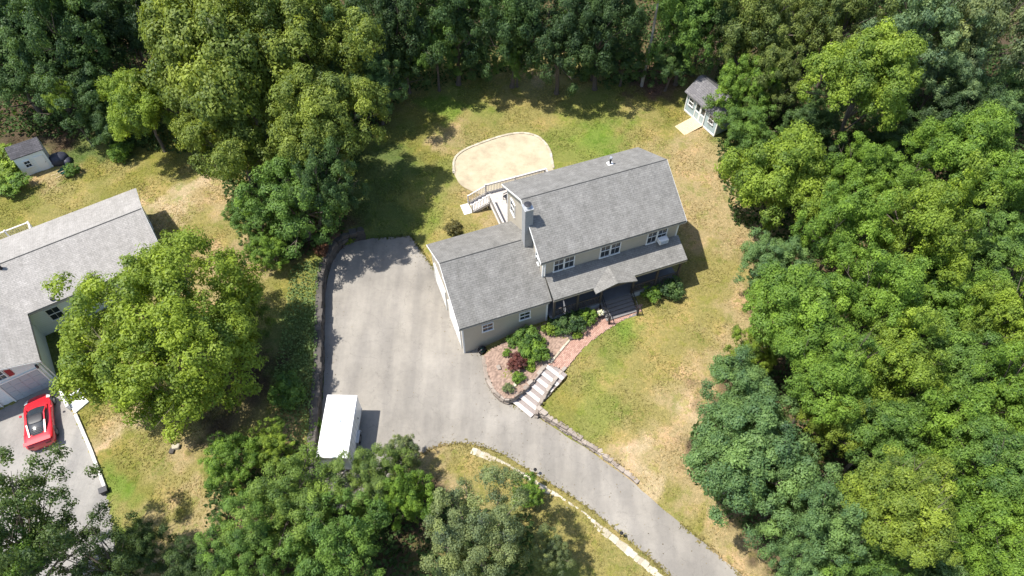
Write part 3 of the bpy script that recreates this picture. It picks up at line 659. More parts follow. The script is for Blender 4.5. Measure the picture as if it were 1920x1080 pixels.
# ------------------------------------------------------------------ neighbour's house
Nh = thing('ranch_house', 'low pale blue ranch house with warm grey roof at the left edge', 'house', (*NO, 0), NYAW)
MB().profile([(0,.2),(7.3,.2),(7.3,3.38),(3.65,4.68),(0,3.38)], 'x', -17, -.25).build('wall', M['siding_blue'], Nh)
slab(Nh, 'roof', M['roof_warm'], 'x', -17.2, 0, (3.65,4.85), (-.32,3.4)); slab(Nh, 'roof', M['roof_warm'], 'x', -17.2, 0, (3.651,4.85), (7.62,3.4))
MB().profile([(3.59,4.835),(3.65,4.872),(3.71,4.835),(3.65,4.84)], 'x', -17.2, -.01).build('ridge_cap', M['ridge'], Nh)
MB().profile([(3.65,4.82),(-.34,3.36),(-.34,3.20),(3.65,4.66)], 'x', .002, .03).build('rake_trim', M['white'], Nh)
MB().profile([(3.651,4.82),(7.64,3.36),(7.64,3.20),(3.651,4.66)], 'x', .002, .03).build('rake_trim', M['white'], Nh)
MB().box(-9.4,0,-.33,-.23,3.13,3.25).build('gutter', M['gutter'], Nh); MB().box(-17.2,0,7.53,7.63,3.13,3.25).build('gutter', M['gutter'], Nh)
MB().profile([(-16.7,.2),(-9.75,.2),(-9.75,3.44),(-13.2,4.72),(-16.7,3.44)], 'y', -4.4, -.002).build('garage_wall', M['siding_blue'], Nh)
slab(Nh, 'garage_roof', M['roof_warm'], 'y', -4.62, 3.3, (-13.2,4.83), (-9.45,3.38)); slab(Nh, 'garage_roof', M['roof_warm'], 'y', -4.62, 3.3, (-13.201,4.83), (-16.95,3.38))
MB().profile([(-13.2,4.80),(-9.43,3.34),(-9.43,3.18),(-13.2,4.64)], 'y', -4.65, -4.622).build('rake_trim', M['white'], Nh)
MB().box(-9.54,-9.44,-4.62,-.45,3.11,3.235).build('gutter', M['gutter'], Nh)
MB().tube((-9.62,-4.3,3.2),(-9.62,-4.3,.3),.045,.045,8).build('downpipe', M['white'], Nh)
for s in (-11.25, -14.6): panel_door(Nh, 'garage_door', s, -4.4, .33, 2.4, 2.2, 0, M['gdoor_grey'])
window(Nh, -11.95, -4.4, 2.95, .55, .8, cols=2, rows=1)
for s in (-12.52, -11.38): MB().box(s-.16,s+.16,-4.45,-4.39,2.92,3.78).build('shutter', M['shutter'], Nh, label='dark red window shutter')
MB().box(-9.98,-9.86,-4.55,-4.4,2.65,2.95).build('wall_lamp', M['dark'], Nh)
window(Nh, -8.2, 0, 1.5, .8, 1.2); window(Nh, -5, 0, 1.5, 1.2, 1.2); window(Nh, -2, 0, 1.5, .8, 1.2)
window(Nh, -.25, 2.2, 1.5, .8, 1.2, math.pi/2); window(Nh, -.25, 5.2, 1.5, .8, 1.2, math.pi/2)
MB().tube((-9.85,3.3,4.4),(-9.85,3.3,5.3),.12,.12,10).build('vent_pipe', M['dark'], Nh)
MB().tube((-7.7,-.1,3.55),(-7.7,-.1,3.7),.14,.10,10).build('roof_vent', M['dark'], Nh)
Dn = thing('back_deck', 'pinkish wooden deck with thin pale rail behind the ranch house', 'deck', (*NO, 0), NYAW)
b = MB()
for q in np.arange(7.4, 9.9, .145): b.box(-15, -8.2, q, q+.135, 1.06, 1.1)
b.build('deck_board', M['deck'], Dn)['kind'] = 'stuff'
MB().bar((-15,9.9,2.05),(-8.2,9.9,2.05),.12,.05).bar((-15,9.9,1.3),(-8.2,9.9,1.3),.05,.05).build('rail', M['deck_rail'], Dn)
MB().bar((-8.2,9.9,2.05),(-8.2,9.0,2.05),.12,.05).build('rail', M['deck_rail'], Dn)
for s in (-15,-13.3,-11.6,-9.9,-8.2): MB().box(s-.05,s+.05,9.85,9.95,.6,2.15).build('post', M['white'], Dn)
b = MB()
for q in np.arange(-14.9,-8.2,.14): b.box(q-.015,q+.015,9.885,9.915,1.3,2.03)
b.build('baluster', M['deck_rail'], Dn)['kind'] = 'stuff'

# concrete edges beside the neighbour's driveway
def strip(name, label, pts, z0, z1, w, cat, mt='concrete', n=1):
    t = thing(name, label, cat, (*pts[0][:2], z0)); o0_ = np.array(pts[0][:2])
    for x, y, a, l, fr in walk(pts, 1.6, .02):
        o = MB().box(-l/2-.005, l/2+.0, -w/2, w/2, 0, z1-z0).build('block', M[mt], t, .012)
        o.location = (x-o0_[0], y-o0_[1], 0); o.rotation_euler = (0, 0, a)
    return t
strip('concrete_curb', 'long white concrete curb wall along the neighbour driveway', [at2(*p, .5) for p in [(143,778),(172,845),(198,916)]], .15, .66, .2, 'curb', 'concrete')
strip('low_wall', 'short white concrete wall cornering beside the grey garage door', [at2(*p, .8) for p in [(113,731),(121,749),(152,731)]], .1, .92, .18, 'wall', 'white')
sp = [at2(*p, .6) for p in [(130,757),(151,739),(166,752),(139,775)]]
tag(MB().prism(sp, .3, .58).build('concrete_slab', M['white'], None, .015), 'bright white concrete slab on the grass beside the driveway corner', 'slab')
x, y = at2(196,921,.5)
jb = thing('utility_box', 'small dark box at the end of the white curb', 'box', (x, y, .35), .5)
MB().box(-.22,.22,-.17,.17,0,.4).build('casing', M['dark'], jb, .02); MB().box(-.25,.25,-.2,.2,.4,.45).build('lid', M['dark'], jb, .01)

# ------------------------------------------------------------------ sheds
p0 = np.array(at2(1283,206,1.3)); p1 = np.array(at2(1329,247,1.3)); d = p1-p0
SH = thing('garden_shed', 'blue-grey garden shed with white trim and dark shingle roof', 'shed', (*p0, 1.25), math.atan2(d[1], d[0]))
Ls = 4.0
MB().profile([(0,.1),(2.6,.1),(2.6,2.15),(1.3,3.2),(0,2.15)], 'x', 0, Ls).build('wall', M['siding_shed'], SH)
slab(SH, 'roof', M['roof_dark'], 'x', -.2, Ls+.2, (1.3,3.38), (-.28,2.12), .09); slab(SH, 'roof', M['roof_dark'], 'x', -.2, Ls+.2, (1.301,3.38), (2.88,2.12), .09)
MB().profile([(1.18,3.335),(1.3,3.41),(1.42,3.335),(1.3,3.35)], 'x', -.19, Ls+.19).build('ridge_cap', M['ridge'], SH)
for x in (-.03, Ls-.07): MB().box(x, x+.1, -.035, .06, .1, 2.1).build('corner_trim', M['white'], SH)
MB().box(0,Ls,-.04,.02,.02,.16).build('base_trim', M['white'], SH)
for x in (1.55, 2.2):
    o = MB().box(-.31,.31,-.05,.01,.12,1.95).build('door', M['siding_shed'], SH); o.location = (x,0,0)
    MB().box(-.32,-.24,-.08,.0,.12,1.95).box(.24,.32,-.08,.0,.12,1.95).box(-.24,.24,-.08,.0,1.87,1.95).box(-.24,.24,-.08,.0,.12,.2).box(-.24,.24,-.08,.0,.95,1.03).build('door_trim', M['white'], o)
    MB().box(-.2,.2,-.06,-.055,1.15,1.75).build('pane', M['glass'], o)
for x in (.62, 3.25): window(SH, x, 0, 1.0, .5, .75, cols=2, rows=1)
RP = thing('shed_ramp', 'pale wooden plank ramp leading up to the shed doors', 'ramp', (*p0, 1.25), math.atan2(d[1], d[0]))
for k in range(13):
    y0 = -.06-k*.155; zz = .16-.16*k/13
    MB().box(1.2,2.55,y0-.148,y0,zz-.04+.02,zz+.02).build('plank', M['ramp_wood'], RP)
for x in (1.3, 2.45): MB().bar((x,-.06,.1),(x,-2.1,-.06),.05,.12).build('stringer', M['ramp_wood'], RP)

p0 = np.array(at2(48,331,.9)); p1 = np.array(at2(101,312,.9)); d = p1-p0; Ls = np.linalg.norm(d)
M['roof_black'] = shingle('charcoal_shingle', (.07,.068,.075), (.11,.105,.115))
S2 = thing('tool_shed', 'small pale blue tool shed with dark roof behind the ranch house', 'shed', (*p0, .85), math.atan2(d[1], d[0]))
MB().profile([(0,0),(1.6,0),(1.6,2.05),(.8,2.6),(0,2.05)], 'x', 0, Ls).build('wall', M['siding_blue'], S2)
slab(S2, 'roof', M['roof_black'], 'x', -.12, Ls+.12, (.8,2.72), (-.1,2.08), .08); slab(S2, 'roof', M['roof_black'], 'x', -.12, Ls+.12, (.801,2.72), (1.7,2.08), .08)
window(S2, .75, 0, .85, .42, .6, cols=2, rows=1)
o = MB().box(-.35,.35,-.04,.01,.02,1.55).build('door', M['white'], S2); o.location = (1.7,0,0)
MB().tube((.26,-.04,.8),(.26,-.09,.8),.025,.025).build('handle', M['dark'], o)
x, y = at2(112,300,1.1)
tp = thing('covered_pile', 'dark tarp-covered pile against the end of the tool shed', 'pile', (x, y, gz(x, y)), .5)
import bmesh
def blob(name, mt, parent, loc, sc, seed, sub=2, rough=.15):
    bm = bmesh.new(); bmesh.ops.create_icosphere(bm, subdivisions=sub, radius=1); r = random.Random(seed)
    for v in bm.verts: v.co *= 1+r.uniform(-rough, rough)
    me = bpy.data.meshes.new(name); bm.to_mesh(me); bm.free(); me.materials.append(mt)
    for p in me.polygons: p.use_smooth = True
    return inst(name, me, parent, loc, (0,0,seed), sc)
blob('tarp', M['tarp'], tp, (0,0,.3), (.8,.6,.65), 3, 3, .06); blob('tarp_fold', M['tarp'], tp, (.5,-.3,.15), (.5,.4,.35), 5, 3, .08)
x, y = at2(122,322,1.2); wb = thing('wheelbarrow', 'green wheelbarrow parked right of the tool shed', 'wheelbarrow', (x, y, gz(x, y)), 1.0)
MB().add([(-.45,-.3,.6),(.5,-.35,.65),(.5,.35,.65),(-.45,.3,.6),(-.25,-.18,.32),(.3,-.2,.32),(.3,.2,.32),(-.25,.18,.32)], [(4,5,6,7),(0,1,5,4),(1,2,6,5),(2,3,7,6),(3,0,4,7)]).build('tray', M['bin'], wb)
for y_ in (-.25,.25): MB().bar((.55,y_*.4,.25),(-1.0,y_*1.1,.6),.04,.04).build('handle', M['ramp_wood'], wb); MB().bar((-.2,y_,.35),(-.3,y_,.0),.03,.03).build('leg', M['dark'], wb)
MB().tube((.62,-.05,.2),(.62,.05,.2),.2,.2,14).build('wheel', M['rubber'], wb)

# ------------------------------------------------------------------ trailer
T = thing('cargo_trailer', 'white enclosed cargo trailer parked at the lower left of the driveway', 'trailer', (-11.12,19.65,0), math.radians(-1))
MB().box(-.97,.97,-2.15,2.15,.45,2.38).build('body', M['trailer'], T, .05)
MB().box(-.985,.985,-2.165,2.165,2.32,2.40).build('roof', M['trailer'], T, .03)
for x in (-.985,.975): MB().box(x,x+.012,-2.12,2.12,.46,.62).build('skirt_trim', M['galv'], T)
for q in np.arange(-1.75,1.8,.41):
    MB().box(.965,.978,q-.012,q+.012,.64,2.3).build('seam', M['skirt'], T)
for q in np.arange(-1.7,2.0,.6): MB().box(-.95,.95,q-.015,q+.015,2.395,2.41).build('roof_rib', M['trailer'], T)
MB().box(-.2,.2,.2,.6,2.4,2.46).build('roof_vent', M['skirt'], T, .02)
dd = MB().box(.97,.99,.9,1.65,.6,2.15).build('side_door', M['trailer'], T); MB().box(.99,1.03,1.0,1.05,1.25,1.4).build('handle', M['dark'], dd)
for x in (-1.02,1.02):
    MB().profile([(-.55,.35),(-.45,.78),(.45,.78),(.55,.35),(.5,.35),(.42,.72),(-.42,.72),(-.5,.35)], 'x', x-.13, x+.13).build('fender', M['galv'], T)
    w_ = MB().tube((x-.11,0,.34),(x+.11,0,.34),.34,.34,20).build('wheel', M['rubber'], T); MB().tube((x-.115,0,.34),(x+.115,0,.34),.18,.18,14).build('rim', M['rim'], w_)
for x in (-.93,.87): MB().box(x,x+.06,2.15,2.17,.55,2.25).build('rear_post', M['galv'], T)
MB().box(-.85,.85,2.155,2.175,.5,2.2).build('rear_door', M['trailer'], T)
for x in (-.8,.8): MB().box(x-.06,x+.06,2.165,2.19,.56,.66).build('tail_light', M['tail'], T)
MB().bar((-.6,-2.1,.5),(0,-3.2,.5),.08,.1).bar((.6,-2.1,.5),(0,-3.2,.5),.08,.1).build('tongue', M['dark'], T)
MB().tube((0,-3.1,.0),(0,-3.1,.75),.05,.05,8).build('jack', M['galv'], T)

# ------------------------------------------------------------------ red sports car
x, y = at2(77,790,.6)
K = thing('sports_car', 'low red sports car parked nose-in at the grey garage door', 'car', (x, y, .33), math.radians(114))
K.scale = (.93,.95,.95)
def loft(st, prof, mt, name, parent, sub=1):
    V, F_ = [], []; n_ = None
    for s_ in st:
        ring_ = prof(*s_); n_ = len(ring_); V += [(s_[0], a, z) for a, z in ring_]
    for i in range(len(st)-1):
        for j in range(n_): F_.append((i*n_+j, (i+1)*n_+j, (i+1)*n_+(j+1) % n_, i*n_+(j+1) % n_))
    F_ += [tuple(range(n_)), tuple(range(len(st)*n_-1, (len(st)-1)*n_-1, -1))]
    o = MB().add(V, F_).build(name, mt, parent, smooth=True)
    if sub: m_ = o.modifiers.new('sub', 'SUBSURF'); m_.levels = sub; m_.render_levels = sub
    return o
def bodyp(x_, w, zt, zb=.16):
    h = [(0,zt),(.5*w,zt-.01),(.82*w,zt-.0),(.97*w,zt-.09),(w,zt*.68),(.98*w,.38),(.90*w,zb),(.4*w,zb)]
    return h+[(-a, z) for a, z in h[:0:-1]]
loft([(-2.18,.70,.72),(-2.12,.86,.84),(-1.9,.95,.90),(-1.35,.985,.92),(-.85,.965,.88),(-.2,.93,.82),(.5,.935,.80),(1.05,.955,.78),(1.5,.93,.68),(1.85,.84,.56),(2.1,.66,.46),(2.22,.40,.38)], bodyp, M['car'], 'body', K)
def cabp(x_, w, wt, zt):
    h = [(0,zt),(.6*wt,zt-.01),(wt,zt-.05),(.5*(w+wt),.5*(zt+.8)),(w,.78)]
    return h+[(-a, z) for a, z in h[:0:-1]]
loft([(-1.5,.55,.42,.88),(-1.0,.70,.52,1.03),(-.45,.76,.55,1.13),(.05,.77,.55,1.14),(.45,.75,.52,1.03),(.95,.66,.50,.84)], cabp, M['glass'], 'cabin', K)
loft([(-.62,.50,.44,1.115),(-.4,.55,.5,1.155),(0,.55,.5,1.165),(.2,.52,.46,1.13)], lambda x_, w, wt, zt: [(0,zt),(wt,zt-.012),(w,zt-.05),(0,zt-.06),(-w,zt-.05),(-wt,zt-.012)], M['dark'], 'roof_panel', K)
for s_ in (-1, 1):
    MB().bar((-1.45,s_*.5,.92),(-.5,s_*.58,1.10),.12,.05).bar((-.5,s_*.58,1.10),(.15,s_*.58,1.10),.09,.05).bar((.15,s_*.58,1.10),(.95,s_*.68,.83),.07,.05).build('roof_pillar', M['car'], K, .01)
    MB().box(.42,.58,s_*1.0-.08,s_*1.0+.08,.86,.97).build('mirror', M['car'], K, .03)
    MB().add([(1.55,s_*.62,.70),(1.95,s_*.60,.57),(1.75,s_*.86,.57),(1.5,s_*.84,.67)], [(0,1,2,3)]).build('headlight', M['lens'], K)
    MB().box(-2.17,-2.09,s_*.55-.17,s_*.55+.17,.60,.74).build('tail_light', M['tail'], K)
    MB().box(-1.35,-.95,s_*.975-.02,s_*.975+.02,.45,.68).build('side_intake', M['dark'], K)
    for x_ in (-1.3, 1.35):
        w_ = MB().tube((x_,s_*.72,.33),(x_,s_*.97,.33),.33,.33,22).build('wheel', M['rubber'], K); MB().tube((x_,s_*.9,.33),(x_,s_*.985,.33),.22,.2,12).build('rim', M['rim'], w_)
    MB().box(-2.0,-1.9,s_*.6-.02,s_*.6+.02,.86,1.04).build('spoiler_stay', M['car'], K)
MB().profile([(-2.14,1.03),(-1.86,1.06),(-1.86,1.09),(-2.14,1.07)], 'y', -.86, .86).build('spoiler', M['car'], K, .008)
MB().box(-2.16,-2.02,-.75,.75,.18,.42).build('rear_diffuser', M['dark'], K, .02)
b = MB()
for q in range(5): b.box(-1.42+q*.11,-1.37+q*.11,-.36,.36,.925+q*.024,.945+q*.024)
b.build('engine_vent', M['dark'], K)
x, y = at2(904,652,.6)
hr_ = thing('hose_reel', 'dark round hose reel on the ground by the garage front corner', 'hose reel', (x, y, gz(x, y)+.02), YAW)
b = MB()
for q in range(18):
    a0 = q*2*math.pi/18; a1 = (q+1)*2*math.pi/18
    b.bar((.26*math.cos(a0), -.12, .32+.26*math.sin(a0)), (.26*math.cos(a1), -.12, .32+.26*math.sin(a1)), .1, .05).bar((.26*math.cos(a0), .12, .32+.26*math.sin(a0)), (.26*math.cos(a1), .12, .32+.26*math.sin(a1)), .1, .05)
b.build('hose', M['dark'], hr_); MB().tube((0,-.18,.32),(0,.18,.32),.14,.14,12).build('drum', M['bin'], hr_)
for y_ in (-.2,.2): MB().bar((-.25,y_,0),(0,y_,.34),.05,.04).bar((.25,y_,0),(0,y_,.34),.05,.04).build('stand', M['dark'], hr_)
# ------------------------------------------------------------------ driveway lights
for u, v, lab in ((1003,887,'dark driveway lamp post on the pale stone border nearest the house'), (1163,1005,'dark driveway lamp post on the pale stone border nearest the lower frame edge')):
    x, y = at2(u, v, .1); lp = thing('driveway_lamp', lab, 'lamp', (x, y, 0), .3, 'lamps along the lane'); lp.scale = (.7,.7,.75)
    MB().tube((0,0,0),(0,0,.75),.035,.03,8).build('post', M['iron'], lp); MB().tube((0,0,.75),(0,0,.95),.08,.1,8).build('lens', M['lens'], lp)
    MB().tube((0,0,.95),(0,0,1.06),.17,.03,8).build('lamp_cap', M['iron'], lp)
# ------------------------------------------------------------------ foliage
def leaf_quads(Pc, Nn, size, r, asp=.62):
    """one bent-free leaf spray quad per point, facing roughly along Nn"""
    n_ = len(Pc); a = r.normal(size=(n_,3)); t = np.cross(Nn, a); t /= np.linalg.norm(t, axis=1, keepdims=True)+1e-9
    b_ = np.cross(Nn, t); sz = size*r.uniform(.65, 1.35, (n_,1)); w_ = sz*asp*r.uniform(.8, 1.2, (n_,1))
    V = np.stack([Pc-t*sz*.5, Pc+b_*w_*.5+t*sz*.05, Pc+t*sz*.5, Pc-b_*w_*.5+t*sz*.05], 1).reshape(-1, 3)
    return V, np.arange(n_*4).reshape(-1, 4)
def unit(v): return v/(np.linalg.norm(v, axis=-1, keepdims=True)+1e-9)
def crown_mesh(name, seed, R, Rz, n_lobe, lobe, clumps, leaves, size, zmin=-.35, fill=.55, spread=.36, hue=.19, shell=(.55,.86)):
    r = np.random.default_rng(seed)
    d = unit(r.normal(size=(n_lobe*4,3))); d = d[d[:,2] > zmin]
    # spread lobes apart (greedy)
    keep = [0]
    for i in range(1, len(d)):
        if len(keep) >= n_lobe: break
        if np.min(np.linalg.norm(d[keep]-d[i], axis=1)) > 1.5/math.sqrt(n_lobe): keep.append(i)
    d = d[keep]; ax = np.array([R,R,Rz])
    env = 1+.16*np.sin(3*np.arctan2(d[:,1],d[:,0])+seed)+r.uniform(-.1,.1,len(d))
    lc = d*ax*(r.uniform(*shell, (len(d),1))*env[:,None]); lr = R*lobe*r.uniform(.75,1.3,len(d))
    k = int(len(d)*.35); inn = unit(r.normal(size=(k,3)))*ax*r.uniform(.1,.45,(k,1))
    lc = np.concatenate([lc, inn]); lr = np.concatenate([lr, R*lobe*r.uniform(.8,1.2,k)])
    P, Nn, T = [], [], []
    for c_, q in zip(lc, lr):
        m_ = int(clumps*(q/(R*lobe))**2); dd = unit(r.normal(size=(m_,3))+np.array([0,0,.45])+unit(c_[None])*.5)
        cc = c_+dd*q*r.uniform(.55,1.08,(m_,1)); ct_ = r.normal(0,1,(m_,1)); lt = r.normal(0,.75)
        rep = r.poisson(leaves, m_)+2; ci = np.repeat(np.arange(m_), rep)
        off = unit(r.normal(size=(len(ci),3)))*spread*1.35*r.uniform(.55,1.1,(len(ci),1))*np.array([1,1,.75]); P.append(cc[ci]+off)
        Nn.append(unit(unit(off)*.75+dd[ci]*.45+np.array([0,0,.40])+r.normal(size=(len(ci),3))*.32)); T.append(ct_[ci,0]*.6+lt+r.normal(0,.5,len(ci)))
    P = np.concatenate(P); Nn = np.concatenate(Nn); T = np.concatenate(T)
    V, F_ = leaf_quads(P, Nn, size, r); T = np.repeat(T, 4)[:,None]
    col = np.clip(np.array([[1,1,1]])+T*np.array([[hue*1.25,hue,hue*.5]]), .45, 1.7)
    return np_mesh(name, V, F_, M['leaf'], col), lc, lr
def trunk_mesh(name, seed, H_, R, lc, r0=.22):
    """tapered trunk and limbs reaching the crown's lobes; base at 0, crown centre at H_"""
    r = random.Random(seed); b = MB(); pts = []
    n_ = 6; x = y = 0.0
    for k in range(n_+1):
        f = k/n_; pts.append(Vector((x, y, f*(H_+.8)))); x += r.uniform(-.12,.12); y += r.uniform(-.12,.12)
    b.tube(pts[0]-Vector((0,0,.4)), pts[0]+Vector((0,0,.25)), r0*1.7, r0*1.1, 9)
    for k in range(n_): b.tube(pts[k], pts[k+1], r0*(1-.75*k/n_), r0*(1-.75*(k+1)/n_), 9, False)
    for c_ in lc[:min(len(lc), 16)]:
        e = Vector((c_[0], c_[1], c_[2]+H_)); f = r.uniform(.45,.85); s_ = pts[int(f*n_)]
        m1 = s_.lerp(e, .5)+Vector((r.uniform(-.3,.3), r.uniform(-.3,.3), r.uniform(0,.5))); rr_ = r0*(1-.75*f)*.6
        b.tube(s_, m1, rr_, rr_*.65, 6, False); b.tube(m1, e, rr_*.65, rr_*.2, 6, False)
        for q in range(2):
            e2 = e+Vector((r.uniform(-1,1), r.uniform(-1,1), r.uniform(.1,.9)))*R*.16; b.tube(m1.lerp(e, .6), e2, rr_*.4, rr_*.12, 5, False)
    return b.mesh(name, M['bark'])
PR = {}
def proto(k, seed, R, Rz, H_, *a, **kw):
    me, lc, lr = crown_mesh('crown', seed, R, Rz, *a, **kw); PR[k] = (me, trunk_mesh('trunk', seed, H_, R, lc), R, Rz, H_)
#            key   seed R  Rz  H    lobes lobe clumps leaves size
proto('oak1', 11, 5, 3.8, 7.5, 60, .17, 13, 62, 0.172, spread=.31, shell=(.45,.95))
proto('oak2', 12, 5, 3.6, 7.5, 54, .18, 14, 62, 0.172, spread=.32, shell=(.45,.95))
proto('for1', 13, 4, 3.7, 6.5, 56, .155, 9, 62, 0.146, zmin=-.6, spread=.25, shell=(.45,.97))
proto('for2', 14, 4, 3.4, 6.5, 60, .15, 9, 59, 0.142, zmin=-.6, spread=.24, shell=(.45,.97))
proto('for3', 15, 4, 3.8, 6.5, 50, .165, 10, 62, 0.155, zmin=-.6, spread=.27, shell=(.45,.97))
proto('maple', 16, 5, 4.2, 6.0, 140, .14, 13, 45, 0.138, zmin=-.6, shell=(.66,.95), spread=.23)
proto('bush', 17, 4, 3.4, 3.6, 66, .15, 11, 45, 0.138, zmin=-.7, spread=.2, shell=(.5,.95))
proto('wisp', 18, 4, 4.0, 5.0, 70, .13, 12, 45, 0.112, zmin=-.6, spread=.2, shell=(.45,.97))
proto('spars', 19, 4, 3.0, 7.0, 34, .16, 10, 45, 0.138, spread=.24, shell=(.45,1.0))
me, _l, _r = crown_mesh('shrub', 21, 1.0, .85, 26, .27, 12, 9, .105, zmin=-.5, spread=.085); PR['shr1'] = (me, None, 1., .85, 0)
me, _l, _r = crown_mesh('shrub', 22, 1.0, .9, 34, .2, 10, 9, .10, zmin=-.5, spread=.08); PR['shr2'] = (me, None, 1., .9, 0)
def tree(u, v, rpx, zc, key, col, label, rz=None, flat=1.0, name='tree', cat='tree', group=None, lean=(0,0)):
    if u > 1480:                                  # storeys in the wood differ, with gaps between the crowns
        hsh = math.sin(u*3.17+v*1.73); zc *= 1+.26*hsh; rpx *= .90+.06*hsh
    zc *= .72 if key[:3] == 'for' else .80 if key[:3] == 'oak' else .92
    x, y, _ = at(u, v, zc); dist = math.dist((x, y, zc), (0, 0, CAM_H)); R = rpx*dist/FPX/1.06
    me, tm, R0, Rz0, H0 = PR[key]; g0 = gz(x, y); k = R/R0; kz = k*flat*min(1.22 if key[:3] in ('oak','map') else 1.55, max(1.0, (zc-g0-.8)/(R*Rz0/R0*1.05)))
    t = thing(name, label, cat, (x+lean[0], y+lean[1], g0), 0, group)
    c_ = inst('crown', me, t, (-lean[0], -lean[1], zc-g0), (0, 0, (u*12.9898+v*78.233) % 6.283), (k, k, kz)); c_.color = (*col, 1)
    if tm:
        ax_ = Vector((-lean[0], -lean[1], zc-g0))
        inst('trunk', tm, t, (0, 0, 0), ax_.to_track_quat('Z', 'Y').to_euler() if any(lean) else (0, 0, (u*12.9898+v*78.233) % 6.283), (k, k, ax_.length/H0))
    return t
